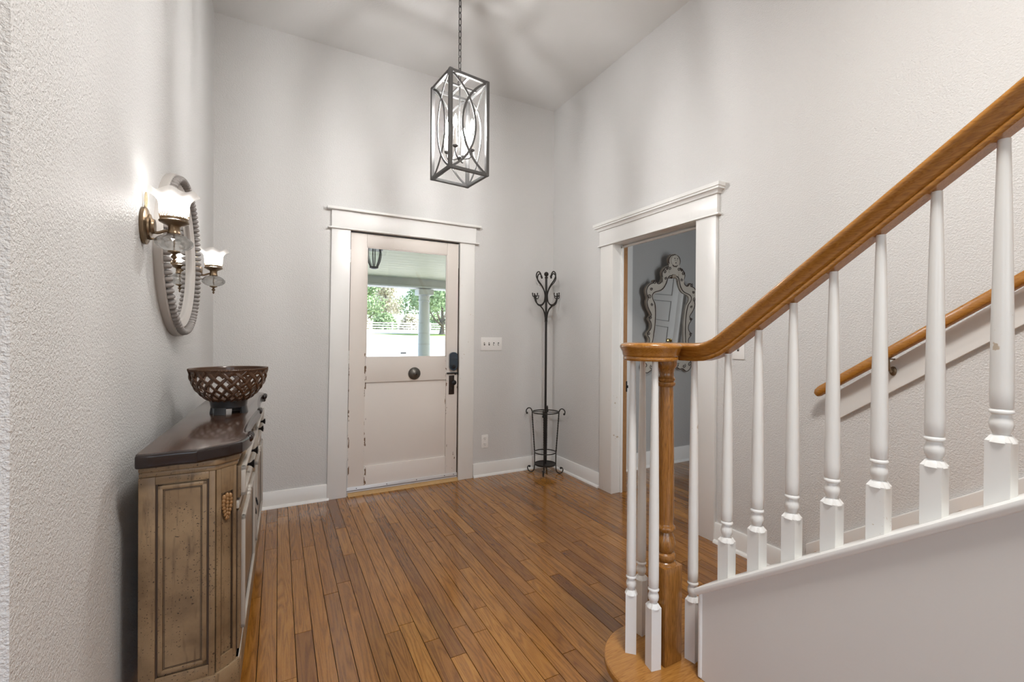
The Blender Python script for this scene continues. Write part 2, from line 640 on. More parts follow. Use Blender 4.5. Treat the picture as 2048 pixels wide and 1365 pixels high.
def thing(name, label, cat, loc=(0, 0, 0), rotz=0.0, group=None, kind=None):
    o = bpy.data.objects.new(name, None)
    o.empty_display_size = 0.05
    o.location = loc
    o.rotation_euler = (0, 0, rotz)
    COL.objects.link(o)
    return tag(o, label, cat, group, kind)


def instance(me, name, parent, loc=(0, 0, 0), rot=(0, 0, 0), scale=(1, 1, 1)):
    o = bpy.data.objects.new(name, me)
    o.parent = parent
    o.location = loc
    o.rotation_euler = rot
    o.scale = scale
    COL.objects.link(o)
    return o


def copy_tree(o, parent=None):
    c = o.copy()
    COL.objects.link(c)
    c.parent = parent
    for ch in list(o.children):
        copy_tree(ch, c)
    return c


def catmull(pts, n=6, closed=False):
    P = [Vector(p) for p in pts]
    out = []
    m = len(P)
    rng = range(m) if closed else range(m - 1)
    for i in rng:
        if closed:
            p0, p1, p2, p3 = P[i - 1], P[i], P[(i + 1) % m], P[(i + 2) % m]
        else:
            p0, p1, p2, p3 = P[max(i - 1, 0)], P[i], P[i + 1], P[min(i + 2, m - 1)]
        for k in range(n):
            t = k / n
            out.append(0.5 * ((2 * p1) + (p2 - p0) * t + (2 * p0 - 5 * p1 + 4 * p2 - p3) * t * t + (3 * p1 - p0 - 3 * p2 + p3) * t ** 3))
    if not closed:
        out.append(P[-1])
    return out


# ------------------------------------------------------------------ room shell
XL, XR, YB, ZC = -0.391, 2.344, 3.588, 3.415
WT = 0.13            # wall thickness
D0, D1, DT = 0.475, 1.375, 2.045      # entry door opening
O0, O1, OT = 1.920, 2.707, 1.972      # doorway in the right wall (along Y)
FX, FY = 5.10, 3.13                   # far room: side wall X and mirror wall Y


def struct(mb, name, mat, label, cat, **kw):
    o = mb.build(name, mat, None, **kw)
    return tag(o, label, cat, None, 'structure')


struct(MB().box(XL - WT, D0, YB, YB + 0.15, 0, ZC).box(D1, XR + WT, YB, YB + 0.15, 0, ZC).box(D0, D1, YB, YB + 0.15, DT, ZC),
       'wall_back', M['wall'], 'pale grey textured wall around the white entry door', 'wall', smooth=0)
struct(MB().box(XL - WT, XL, 1.03, YB, 0, ZC), 'wall_left', M['wall'], 'pale grey textured wall behind the sideboard and beaded mirror', 'wall', smooth=0)
struct(MB().box(-2.7, XL - WT, 1.03, 1.03 + WT, 0, ZC), 'wall_hall_front', M['wall'], 'grey wall turning away at the left edge of the picture', 'wall', smooth=0)
struct(MB().box(XR, XR + WT, O1, YB, 0, ZC).box(XR, XR + WT, -3.7, O0, 0, ZC).box(XR, XR + WT, O0, O1, OT, ZC),
       'wall_right', M['wall'], 'pale grey textured wall with the open doorway and stair handrail', 'wall', smooth=0)
struct(MB().box(-2.7, 5.3, -3.7, 3.74, ZC, ZC + 0.1), 'ceiling', M['ceiling'], 'pale grey painted ceiling above the lantern', 'ceiling', smooth=0)
# hall behind the camera with its window openings
struct(MB().box(-2.7, -1.9, -3.75, -3.62, 0, ZC).box(-0.7, -0.05, -3.75, -3.62, 0, ZC).box(1.15, XR + WT, -3.75, -3.62, 0, ZC)
       .box(-1.9, -0.7, -3.75, -3.62, 0, 0.7).box(-1.9, -0.7, -3.75, -3.62, 2.6, ZC)
       .box(-0.05, 1.15, -3.75, -3.62, 0, 0.7).box(-0.05, 1.15, -3.75, -3.62, 2.6, ZC),
       'wall_hall_back', M['wall'], 'grey wall with two windows behind the viewer', 'wall', smooth=0)
struct(MB().box(-2.75, -2.62, -3.62, -2.0, 0, ZC).box(-2.75, -2.62, -0.4, 1.03, 0, ZC).box(-2.75, -2.62, -2.0, -0.4, 0, 0.7)
       .box(-2.75, -2.62, -2.0, -0.4, 2.6, ZC),
       'wall_hall_left', M['wall'], 'grey wall with a side window behind the viewer', 'wall', smooth=0)
# far room
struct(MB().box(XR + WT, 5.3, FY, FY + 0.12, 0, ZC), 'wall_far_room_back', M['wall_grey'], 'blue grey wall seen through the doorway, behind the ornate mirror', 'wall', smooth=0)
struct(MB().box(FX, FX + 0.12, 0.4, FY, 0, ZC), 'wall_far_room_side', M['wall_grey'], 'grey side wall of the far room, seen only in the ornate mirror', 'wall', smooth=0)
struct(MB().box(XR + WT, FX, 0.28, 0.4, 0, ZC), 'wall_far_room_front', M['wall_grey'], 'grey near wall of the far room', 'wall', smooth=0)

# ------------------------------------------------------------------ plank floor
floor = struct(MB().box(-2.7, 5.2, -3.7, 3.6, -0.06, -0.012), 'floor', M['floor_dark'], 'narrow honey brown oak strip floor', 'floor', smooth=0)
PW = 0.0650


def plank_mb(x0, x1, y0, y1, z1=0.0):
    g = 0.0013
    vs_ = []
    for (d, z) in ((g, -0.012), (g, z1)):
        vs_ += [(x0 + d, y0 + d, z), (x1 - d, y0 + d, z), (x1 - d, y1 - d, z), (x0 + d, y1 - d, z)]
    fs = [(4, 5, 6, 7)]
    for r in (0,):
        for k in range(4):
            k2 = (k + 1) % 4
            fs.append((r + k, r + k2, r + 4 + k2, r + 4 + k))
    return vs_, fs


rest = MB()
ncol0 = int((-2.7 - XL) / PW) - 1
ncol1 = int((5.15 - XL) / PW) + 1
rngp = random.Random(21)
for i in range(ncol0, ncol1):
    x0 = XL + i * PW
    x1 = x0 + PW
    if x1 <= XR + 0.02:
        y, yend = -3.65, (3.60 if x0 > XL - 0.05 else 1.03)
    else:
        y, yend = 0.4, FY + 0.01
    y -= rngp.uniform(0, 1.2)
    while y < yend:
        ln = rngp.choice((0.45, 0.6, 0.75, 0.9, 1.1, 1.3, 1.6)) * rngp.uniform(0.85, 1.15)
        a, b = y, min(y + ln, yend)
        if yend - b < 0.2:
            b = yend
        y = b
        z1 = rngp.uniform(-0.0006, 0.0)
        vs_, fs = plank_mb(x0, x1, a, b, z1)
        visible = x0 > XL - 0.05 and x1 <= XR + 0.02 and b > 0.85 and not (x0 > 1.16 and b < 1.15) and not (x1 < -0.13 and a > 1.75)
        if visible:
            MB().add(vs_, fs).build('plank', M['floor'], floor, smooth=0, recalc=False)
        else:
            rest.add(vs_, fs)
ro = rest.build('plank_field', M['floor'], floor, smooth=0, recalc=False)
ro['kind'] = 'stuff'

# ------------------------------------------------------------------ baseboards and quarter rounds
QR = [(0, 0), (0.018, 0), (0.0165, 0.007), (0.012, 0.0135), (0.006, 0.017), (0, 0.018)]


def baseboard(name, p, q, inward, label, ht=0.118, mat='trim'):
    """board against a wall from p to q (2D), inward = unit normal into the room"""
    t = thing(name, label, 'baseboard', (p[0], p[1], 0), 0, None, 'structure')
    o = (p[0], p[1], 0)
    d = Vector((q[0] - p[0], q[1] - p[1], 0))
    nrm = Vector((inward[0], inward[1], 0))
    B = MB(o)
    prof = [(0, 0), (0.014, 0), (0.014, ht - 0.006), (0.010, ht), (0, ht)]
    B.sweep([Vector((p[0], p[1], 0)), Vector((q[0], q[1], 0))], [(a, b) for a, b in prof], side=nrm)
    B.build('board', M[mat], t)
    Q = MB(o)
    s = Vector((p[0], p[1], 0)) + nrm * 0.014
    Q.sweep([s, s + d], QR, side=nrm)
    Q.build('shoe_moulding', M[mat], t)
    return t


# profile v must point up: t x u = up  ->  travel so that (dir x inward) = +Z
baseboard('baseboard_back', (0.338, YB), (XL, YB), (0, -1), 'white baseboard between the sideboard and the entry door casing', mat='trim_worn')
baseboard('baseboard_back_corner', (XR, YB), (1.513, YB), (0, -1), 'white baseboard under the outlet beside the coat stand', mat='trim_worn')
baseboard('baseboard_right', (XR, 2.862), (XR, YB - 0.015), (-1, 0), 'white baseboard between the coat stand corner and the doorway', mat='trim')
baseboard('baseboard_stair', (XR, 1.25), (XR, 1.777), (-1, 0), 'white baseboard between the doorway and the stair foot', mat='trim')
baseboard('baseboard_left', (XL, YB), (XL, 1.03), (1, 0), 'white baseboard behind the sideboard', mat='trim')
baseboard('baseboard_far_room', (FX, FY), (XR + WT, FY), (0, -1), 'white baseboard under the ornate mirror', 0.15, 'trim')


# ------------------------------------------------------------------ entry door, casing and hardware
def lean(o):
    """the old entry frame leans a little to the right at the head"""
    for v in o.data.vertices:
        p = v.co + o_world(o)
        g = 0.0132 + (p.x - 0.34) * (0.0045 - 0.0132) / 1.1
        v.co.x += g * (p.z - 1.02) / 1.02


def o_world(o):
    w = Vector(o.location)
    while o.parent:
        o = o.parent
        w += Vector(o.location)
    return w


YF = YB - 0.022     # casing face
e0 = (0.93, YB, 0)
tr1 = thing('trim_1', 'white flat casing and capped head around the entry door', 'door casing', e0, 0, None, 'structure')
parts = []
parts.append(MB(e0).box(0.338, D0, YF, YB, 0, DT).build('side_casing', M['trim'], tr1, 0.0025))
parts.append(MB(e0).box(D1, 1.511, YF, YB, 0, DT).build('side_casing', M['trim_worn'], tr1, 0.0025))
parts.append(MB(e0).box(0.336, 1.522, YF - 0.002, YB, DT + 0.012, 2.186).build('head_casing', M['trim'], tr1, 0.002))
parts.append(MB(e0).box(0.312, 1.548, YF - 0.018, YB, DT, DT + 0.012).build('fillet', M['trim'], tr1, 0.004))
parts.append(MB(e0).box(0.302, 1.560, YF - 0.032, YB, 2.186, 2.206).build('head_cap', M['trim'], tr1, 0.003))
parts.append(MB(e0).box(D0 - 0.001, D0 + 0.004, YB, YB + 0.15, 0, DT).box(D1 - 0.004, D1 + 0.001, YB, YB + 0.15, 0, DT)
             .box(D0, D1, YB, YB + 0.15, DT - 0.004, DT + 0.001).build('jamb', M['taupe_dark'], tr1))
for o in parts:
    lean(o)
th = thing('trim_2', 'pale oak threshold strip under the entry door', 'threshold', (0.93, YB, 0), 0, None, 'structure')
MB((0.93, YB, 0)).prism([(YF - 0.006, 0.0), (YB + 0.15, 0.0), (YB + 0.15, 0.022), (YB, 0.022)], 'X', D0, D1).build('strip', M['oak_threshold'], th)

DYF = 3.594         # door face
dr = thing('door_1', 'worn cream entry door with a large upper window and dark lock set', 'door', (0.93, DYF, 0), 0, None, 'structure')
do = (0.93, DYF, 0)
dp = []
DB = 0.03
x0, x1, x2, x3 = D0 + 0.006, 0.603, 1.268, D1 - 0.006
dp.append(MB(do).box(x0, x1 - 0.0006, DYF, DYF + 0.042, DB, 2.036).build('stile', M['door'], dr, 0.0015))
dp.append(MB(do).box(x2 + 0.0006, x3, DYF, DYF + 0.042, DB, 2.036).build('stile', M['door'], dr, 0.0015))
dp.append(MB(do).box(x1, x2, DYF, DYF + 0.042, 1.936, 2.036).build('top_rail', M['door'], dr, 0.0015))
dp.append(MB(do).box(x1, x2, DYF - 0.001, DYF + 0.042, 0.870, 1.064).build('lock_rail', M['door'], dr, 0.0015))
dp.append(MB(do).box(x1, x2, DYF, DYF + 0.042, DB, 0.212).build('bottom_rail', M['door'], dr, 0.0015))
dp.append(MB(do).box(x1, x2, DYF + 0.012, DYF + 0.03, 0.212, 0.870).build('panel', M['door'], dr, 0.001))
bd = MB(do)
for a, b, c, d in ((x1, x1 + 0.008, 1.064, 1.936), (x2 - 0.008, x2, 1.064, 1.936), (x1, x2, 1.064, 1.072), (x1, x2, 1.928, 1.936)):
    bd.box(a, b, DYF + 0.004, DYF + 0.014, c, d)
dp.append(bd.build('glazing_bead', M['door'], dr, 0.001))
dp.append(MB(do).box(x1 + 0.002, x2 - 0.002, DYF + 0.018, DYF + 0.022, 1.066, 1.934).build('glass_pane', M['pane'], dr, smooth=0))
sw = MB(do).box(x0 - 0.002, x3 + 0.002, DYF - 0.009, DYF, 0.024, 0.064).build('door_sweep', M['aluminium'], dr, 0.002)
dp.append(sw)
dp.append(MB(do).box(x0 - 0.002, x3 + 0.002, DYF - 0.0105, DYF - 0.009, 0.036, 0.040).build('groove', M['pewter'], sw))
for sx in (0.55, 0.78, 1.02, 1.26, 1.34):
    dp.append(MB(do).lathe([(0.004, -0.011), (0.004, -0.009)], (sx, DYF, 0.052), 8, 'Y').build('screw', M['pewter'], sw))
# hinges on the left edge
for hz in (0.28, 1.02, 1.80):
    hb = MB(do)
    for k in range(3):
        hb.lathe([(0.0055, 0.002 + k * 0.034), (0.0055, 0.033 + k * 0.034)], (x0 - 0.003, DYF - 0.004, hz), 10)
    dp.append(hb.build('hinge', M['trim_worn'], dr))
# keypad lock
kx0, kx1, kz0, kz1 = 1.289, 1.362, 0.944, 1.104


def stadium(xa, xb, za, zb, n=9):
    r = (xb - xa) / 2
    cx = (xa + xb) / 2
    out = [(cx + r * math.cos(PI * k / n), zb - r * 0.75 + r * 0.75 * math.sin(PI * k / n)) for k in range(n + 1)]
    out += [(cx - r * math.cos(PI * k / n), za + r - r * math.sin(PI * k / n)) for k in range(n + 1)]
    return out


kp = MB(do).prism(stadium(kx0, kx1, kz0, kz1), 'Y', DYF - 0.030, DYF).build('keypad_lock', M['keypad'], dr, 0.006, 3)
dp.append(kp)
th_ = MB(do).lathe([(0.017, -0.033), (0.017, -0.030)], ((kx0 + kx1) / 2, DYF, kz0 + 0.035), 20, 'Y')
dp.append(th_.build('thumb_turn', M['black_metal'], kp, 0.001))
dp.append(MB(do).tube([((kx0 + kx1) / 2 + 0.026 * math.cos(a), DYF - 0.031, kz0 + 0.085 + 0.018 * math.sin(a)) for a in [PI * k / 10 for k in range(11)]], 0.0009, 5)
          .build('seam_line', M['slot'], kp))
# slide bolt bar under the keypad
dp.append(MB(do).box(1.272, 1.371, DYF - 0.016, DYF, 0.917, 0.929).box(1.345, 1.352, DYF - 0.016, DYF, 0.908, 0.92).build('slide_bolt', M['black_metal'], dr, 0.002))
# rim lock plate and knob
pl = MB(do).box(1.292, 1.340, DYF - 0.006, DYF, 0.742, 0.903).build('lock_plate', M['bronze'], dr, 0.002)
dp.append(pl)
dp.append(MB(do).lathe([(0.009, -0.003), (0.009, -0.03), (0.019, -0.036), (0.0225, -0.046), (0.019, -0.056), (0.008, -0.060), (0.0, -0.061)],
                       (1.322, DYF, 0.845), 20, 'Y').build('knob', M['black_metal'], pl))
dp.append(MB(do).lathe([(0.005, -0.0068), (0.005, -0.006)], (1.315, DYF, 0.797), 10, 'Y').box(1.313, 1.317, DYF - 0.0068, DYF - 0.006, 0.782, 0.797)
          .build('keyhole', M['slot'], pl))
# old turn bell on the lock rail
bl = MB(do).lathe([(0.050, 0), (0.051, -0.006), (0.047, -0.012), (0.040, -0.020), (0.026, -0.027), (0.012, -0.030), (0.010, -0.032), (0.0, -0.033)],
                  (0.992, DYF - 0.001, 0.930), 32, 'Y').build('door_bell', M['pewter'], dr)
dp.append(bl)
dp.append(MB(do).lathe([(0.007, -0.030), (0.006, -0.042), (0.0, -0.044)], (1.000, DYF, 0.926), 10, 'Y').build('bell_stem', M['bronze'], bl))
for o in dp:
    lean(o)

# ------------------------------------------------------------------ doorway in the right wall
XF = XR - 0.022
w0 = (XR, 2.31, 0)
tr3 = thing('trim_3', 'white casing with crowned head around the open doorway by the stairs', 'door casing', w0, 0, None, 'structure')
MB(w0).box(XF, XR, O1, 2.852, 0, OT).build('side_casing', M['trim_worn'], tr3, 0.0025)
MB(w0).box(XF, XR, 1.777, O0, 0, OT).build('side_casing', M['trim'], tr3, 0.0025)
MB(w0).box(XF - 0.002, XR, 1.768, 2.868, OT + 0.012, 2.108).build('head_casing', M['trim'], tr3, 0.002)
MB(w0).box(XF - 0.014, XR, 1.752, 2.876, OT, OT + 0.012).build('fillet', M['trim'], tr3, 0.004)
crown = [(0, 2.100), (0.034, 2.100), (0.038, 2.112), (0.044, 2.120), (0.056, 2.122), (0.056, 2.133), (0.062, 2.136), (0.062, 2.158), (0, 2.158)]
# crown with returns: nested boxes following the profile at both ends
cr = MB(w0)
for k in range(1, len(crown) - 2):
    (d_a, z_a), (d_b, z_b) = crown[k], crown[k + 1]
    if z_b - z_a < 0.001:
        continue
    vs_ = []
    for dd, zz in ((d_a, z_a), (d_b, z_b)):
        e = dd - 0.024
        vs_ += [(XR, 1.768 - e, zz), (XR - dd, 1.768 - e, zz), (XR - dd, 2.868 + e, zz), (XR, 2.868 + e, zz)]
    cr.add(vs_, [(0, 1, 5, 4), (1, 2, 6, 5), (2, 3, 7, 6), (3, 0, 4, 7), (4, 5, 6, 7), (3, 2, 1, 0)])
cr.build('head_crown', M['trim'], tr3, smooth=0)
# jamb: white board, stop, stained rebate
jo = MB(w0).box(XF + 0.002, 2.424, O1 - 0.002, O1 + 0.002, 0, OT).box(XF + 0.002, 2.424, O0 - 0.002, O0 + 0.002, 0, OT).box(XF + 0.002, 2.424, O0 + 0.002, O1 - 0.002, OT - 0.002, OT + 0.002)
jo.build('jamb', M['trim_worn'], tr3, 0.001)
MB(w0).box(2.410, 2.430, O1 - 0.012, O1 - 0.002, 0, OT - 0.012).box(2.410, 2.430, O0 + 0.002, O0 + 0.012, 0, OT - 0.012).box(2.410, 2.430, O0, O1, OT - 0.024, OT - 0.012) \
    .build('door_stop', M['trim'], tr3, 0.001)
MB(w0).box(2.430, XR + WT + 0.004, O1 - 0.003, O1 + 0.001, 0, OT).build('stained_jamb', M['oak_jamb'], tr3, 0.001)
MB(w0).box(2.430, XR + WT + 0.004, O0 - 0.02, O0 + 0.002, 0, OT).box(2.430, XR + WT + 0.004, O0, O1, OT - 0.002, OT + 0.02).build('rebate', M['trim'], tr3, 0.001)
MB(w0).box(2.468, 2.4795, O1 - 0.006, O1 - 0.001, 0.80, 0.885).box(2.473, 2.486, O1 - 0.010, O1 - 0.002, 0.83, 0.852).build('strike_plate', M['black_metal'], tr3, 0.001)
struct(MB().box(2.80, 2.912, FY - 0.02, FY, 0, 2.45), 'trim_4', M['trim'], 'narrow white upright board on the far room wall left of the ornate mirror', 'trim', bevel=0.002)

# panelled door of the far room, seen only in the ornate mirror
d2 = thing('door_2', 'white panelled door with a brass knob, reflected in the ornate mirror', 'door', (FX, 1.2, 0), 0, None, 'structure')
o2 = (FX, 1.2, 0)
MB(o2).box(FX - 0.03, FX, 0.84, 1.60, 0.01, 2.05).build('door_leaf', M['trim'], d2, 0.002)
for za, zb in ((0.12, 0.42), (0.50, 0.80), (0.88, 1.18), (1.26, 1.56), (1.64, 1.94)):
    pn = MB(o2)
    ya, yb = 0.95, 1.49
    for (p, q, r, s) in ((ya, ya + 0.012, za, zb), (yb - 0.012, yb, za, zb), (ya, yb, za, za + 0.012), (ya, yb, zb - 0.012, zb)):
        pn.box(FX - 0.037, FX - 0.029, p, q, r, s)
    pn.build('panel', M['wall_grey'], d2, 0.002)  # darker grey on the mouldings: crevice shadow lines put into the colour
MB(o2).lathe([(0.028, -0.032), (0.028, -0.036), (0.01, -0.040), (0.01, -0.06), (0.026, -0.068), (0.03, -0.082), (0.022, -0.095), (0, -0.098)],
             (FX, 1.562, 0.99), 20, 'X').build('knob', M['brass_bright'], d2)
MB(o2).box(FX - 0.036, FX, 1.605, 1.70, 0, 2.06).box(FX - 0.036, FX, 0.74, 0.835, 0, 2.06).box(FX - 0.036, FX, 0.74, 1.70, 2.06, 2.16).build('casing', M['trim'], d2, 0.002)

# ------------------------------------------------------------------ ornate mirror in the far room
mr = thing('ornate_wall_mirror', 'tall cream scrollwork mirror with carved crest seen through the doorway', 'mirror', (3.35, FY - 0.004, 0.88))
mr.rotation_euler = (rad(4.2), 0, 0)
# right half outlines, x from the axis, z above the foot; top to bottom
OUT = [(0, 1.172), (0.022, 1.165), (0.05, 1.158), (0.075, 1.128), (0.078, 1.098), (0.066, 1.075), (0.05, 1.052), (0.085, 1.048), (0.118, 1.034),
       (0.15, 1.002), (0.158, 0.968), (0.146, 0.944), (0.148, 0.915), (0.162, 0.892), (0.19, 0.876), (0.215, 0.880), (0.232, 0.905), (0.256, 0.905),
       (0.262, 0.880), (0.30, 0.868), (0.335, 0.838), (0.346, 0.80), (0.336, 0.762), (0.318, 0.732), (0.330, 0.705), (0.325, 0.675), (0.306, 0.635),
       (0.278, 0.60), (0.262, 0.575), (0.282, 0.555), (0.292, 0.535), (0.268, 0.512), (0.256, 0.478), (0.262, 0.44), (0.292, 0.412), (0.303, 0.385),
       (0.275, 0.36), (0.268, 0.325), (0.285, 0.285), (0.315, 0.25), (0.335, 0.21), (0.338, 0.165), (0.318, 0.13), (0.338, 0.09), (0.322, 0.045), (0.285, 0.02),
       (0.25, 0.028), (0.215, 0.05), (0.175, 0.045), (0.135, 0.062), (0.09, 0.075), (0.05, 0.052), (0, 0.035)]
INN = [(0, 0.950), (0.042, 0.946), (0.068, 0.925), (0.082, 0.880), (0.105, 0.838), (0.14, 0.808), (0.185, 0.793), (0.222, 0.780), (0.240, 0.752), (0.230, 0.718),
       (0.208, 0.690), (0.196, 0.65), (0.188, 0.58), (0.187, 0.50), (0.193, 0.42), (0.203, 0.34), (0.215, 0.28), (0.220, 0.235), (0.20, 0.20), (0.15, 0.182), (0.08, 0.172), (0, 0.168)]


def full(half):
    h = [(p.x, p.y) for p in catmull([(a, b, 0) for a, b in half], 3)]
    return h + [(-a, b) for a, b in reversed(h[1:-1])]


FO, FI = full(OUT), full(INN)


def frame_face(fo, fi, n=180):
    """resample both loops by arc length so a ring of quads joins them"""
    def res(loop):
        c = [Vector((a, b, 0)) for a, b in loop]
        c.append(c[0])
        ds = [0]
        for p, q in zip(c, c[1:]):
            ds.append(ds[-1] + (q - p).length)
        out = []
        j = 0
        for k in range(n):
            s = ds[-1] * k / n
            while ds[j + 1] < s:
                j += 1
            t = (s - ds[j]) / max(1e-9, ds[j + 1] - ds[j])
            out.append(c[j].lerp(c[j + 1], t))
        return out
    return res(fo), res(fi)


def angle_match(fo, fi):
    """for each outer point take the inner point at the same share of the length on each half"""
    A, B = frame_face(fo, fi)
    return A, B


A, B = angle_match(FO, FI)
n = len(A)
ff = MB()
DEP = 0.030
vs_ = []
for k in range(n):
    a, b = A[k], B[k]
    vs_ += [(a.x, -DEP, a.y), (b.x, -DEP + 0.004, b.y), (a.x, -0.004, a.y), (b.x, -0.012, b.y),
            ((a.x + b.x) / 2, -DEP - 0.008, (a.y + b.y) / 2)]
fs = []
for k in range(n):
    j = (k + 1) % n
    a, b = k * 5, j * 5
    fs += [(a, b, b + 4, a + 4), (a + 4, b + 4, b + 1, a + 1), (a + 1, b + 1, b + 3, a + 3)]
ff.add(vs_, fs)
ff.build('scroll_frame', M['ornate'], mr, smooth=50)
sd = MB()
sd.add(vs_, [(k * 5, k * 5 + 2, ((k + 1) % n) * 5 + 2, ((k + 1) % n) * 5) for k in range(n)])
sd.build('frame_edge', M['ornate_side'], mr, smooth=50)
gb = MB()
gb.prism(FI, 'Y', -0.016, -0.012)
gb.build('mirror_glass', M['mirror'], mr, smooth=0)
ln = MB()
ln.tube([(a.x * 0.975, -DEP - 0.002, 0.6 + (a.y - 0.6) * 0.985) for a in A], 0.0046, 5, True)
ln.build('outer_groove', M['ornate_line'], mr)
ln = MB()
ln.tube([(b.x * 1.10, -DEP - 0.004, 0.55 + (b.y - 0.55) * 1.03) for b in B], 0.0042, 5, True)
ln.build('inner_groove', M['ornate_line'], mr)


def spiral(cx, cz, r, turns, a0, sgn=1, y=-DEP - 0.008, n=18):
    return [(cx + r * (1 - 0.8 * k / n) * math.cos(a0 + sgn * turns * 2 * PI * k / n), y,
             cz + r * (1 - 0.8 * k / n) * math.sin(a0 + sgn * turns * 2 * PI * k / n)) for k in range(n + 1)]


for sx in (1, -1):
    for (cx, cz, r, a0, sg) in ((0.30, 0.745, 0.022, 0.4, 1), (0.245, 0.885, 0.02, 1.2, -1), (0.285, 0.82, 0.016, 2.5, 1), (0.272, 0.555, 0.018, 0.2, -1),
                                (0.282, 0.40, 0.018, 0.2, 1), (0.125, 0.99, 0.02, 0.3, 1), (0.262, 0.675, 0.015, 1.0, -1), (0.112, 0.93, 0.016, 2.0, 1),
                                (0.30, 0.10, 0.025, 0.3, 1), (0.22, 0.085, 0.022, 1.2, -1), (0.13, 0.095, 0.02, 0.6, 1), (0.06, 0.085, 0.018, 0.6, -1),
                                (0.06, 1.03, 0.018, 0.4, -1), (0.10, 1.02, 0.014, 0.8, 1)):
        p = spiral(cx, cz, r, 1.2, a0, sg)
        p = [(x * sx, y, z) for x, y, z in p]
        MB().tube(p, 0.0032, 6).build('scroll', M['ornate_line'], mr)
# crest medallion with carved leaves
md = MB().lathe([(0.055, 0), (0.052, -0.012), (0.04, -0.018), (0.0, -0.022)], (0, -DEP, 1.105), 24, 'Y').build('crest_medallion', M['ornate'], mr)
for (dx, dz, r) in ((-0.018, 0.018, 0.006), (0.018, 0.018, 0.006), (0, -0.022, 0.007), (-0.012, 0.0, 0.0045), (0.012, 0.0, 0.0045)):
    MB().sphere((dx, -DEP - 0.019, 1.105 + dz), r, 8, 6).build('carved_pit', M['ornate_line'], md)
MB().tube([(-0.03, -DEP - 0.014, 1.06), (-0.012, -DEP - 0.016, 1.046), (0, -DEP - 0.016, 1.052), (0.012, -DEP - 0.016, 1.046), (0.03, -DEP - 0.014, 1.06)], 0.004, 6) \
    .build('ribbon', M['ornate_line'], md)
for sx in (-1, 1):
    MB().sphere((0.012 * sx, -DEP - 0.008, 0.955), 0.014, 10, 8, 1.4).build('shell_boss', M['ornate_side'], mr)

# ------------------------------------------------------------------ switches and outlet
def plate_thing(name, label, cat, loc, w, h, rotz):
    t = thing(name, label, cat, loc, rotz)
    MB().box(-w / 2, w / 2, -0.006, 0, -h / 2, h / 2).build('cover_plate', M['white_plastic'], t, 0.003)
    return t


sp = plate_thing('light_switch', 'white four-gang light switch plate between the entry door and coat stand', 'light switch', (1.688, YB, 1.174), 0.208, 0.118, 0)
for k, up_ in enumerate((1, 1, -1, -1)):
    x = -0.069 + 0.046 * k
    MB().box(x - 0.006, x + 0.006, -0.0068, -0.006, -0.013, 0.013).build('slot', M['slot'], sp)
    MB().prism([(-0.006, -0.005), (-0.006, 0.005), (-0.017, 0.010 * up_ + 0.003), (-0.017, 0.010 * up_ - 0.003)], 'X', x - 0.004, x + 0.004).build('toggle', M['toggle'], sp, 0.001)
ol = plate_thing('wall_outlet', 'white double power outlet low on the wall right of the entry door', 'outlet', (1.628, YB, 0.306), 0.064, 0.117, 0)
for dz in (0.026, -0.026):
    rc = MB().lathe([(0.017, -0.006), (0.016, -0.0085)], (0, 0, dz), 16, 'Y').build('receptacle', M['white_plastic'], ol)
    MB().box(-0.008, -0.006, -0.0092, -0.0084, dz - 0.001, dz + 0.009).box(0.005, 0.007, -0.0092, -0.0084, dz - 0.001, dz + 0.008).build('slot', M['slot'], rc)
    MB().lathe([(0.0028, -0.0092), (0.0028, -0.0084)], (0, 0, dz - 0.009), 8, 'Y').build('ground_hole', M['slot'], rc)
s2 = plate_thing('light_switch', 'white single switch plate on the stair wall just under the oak handrail', 'light switch', (XR, 1.637, 1.168), 0.074, 0.118, rad(-90))
MB().box(-0.006, 0.006, -0.0068, -0.006, -0.013, 0.013).build('slot', M['slot'], s2)
MB().prism([(-0.006, -0.005), (-0.006, 0.005), (-0.017, 0.013), (-0.017, 0.007)], 'X', -0.004, 0.004).build('toggle', M['toggle'], s2, 0.001)

# ------------------------------------------------------------------ staircase
RISE, RUN = 0.19, 0.259
XP = 1.135           # outer face of the stringer panel
XB = 1.18            # baluster line
N1 = 1.21            # nosing of the first step


def zcap(y):
    return 0.517 + 0.735 * (0.848 - y)


def zund(y):
    return 1.1775 + 0.742 * (0.858 - y)


st = thing('staircase', 'white painted staircase with oak starting step, newel and handrail', 'staircase', (XB, 1.0, 0))
so = (XB, 1.0, 0)
# starting step with its rounded end
pts = [(XR - 0.002, N1), (1.10, N1)]
pts += [(1.10 + 0.19 * math.cos(a), 1.02 + 0.19 * math.sin(a)) for a in [PI / 2 + PI * k / 22 for k in range(1, 22)]]
pts += [(1.125, 0.832), (1.20, 0.84), (1.22, 0.90), (XR - 0.002, 0.90)]
MB(so).prism(pts, 'Z', RISE - 0.028, RISE).build('starting_tread', M['oak_x'], st, 0.010, 3)
rp = [(XR - 0.002, N1 - 0.03), (1.10, N1 - 0.03)]
rp += [(1.10 + 0.16 * math.cos(a), 1.02 + 0.16 * math.sin(a)) for a in [PI / 2 + PI * k / 20 for k in range(1, 20)]]
rp += [(1.125, 0.862), (1.20, 0.87), (1.22, 0.90), (XR - 0.002, 0.90)]
MB(so).prism(rp, 'Z', 0.0, RISE - 0.028).build('starting_riser', M['oak_x'], st, smooth=40)
for k in range(1, 11):
    yn = N1 - RUN * k
    MB(so).box(1.19, XR - 0.02, yn - RUN - 0.01, yn, RISE * (k + 1) - 0.028, RISE * (k + 1)).build('tread', M['oak_x'], st, 0.006)
    MB(so).box(1.19, XR - 0.02, yn - 0.045, yn - 0.025, RISE * k - 0.0, RISE * (k + 1) - 0.028).build('riser', M['trim'], st)
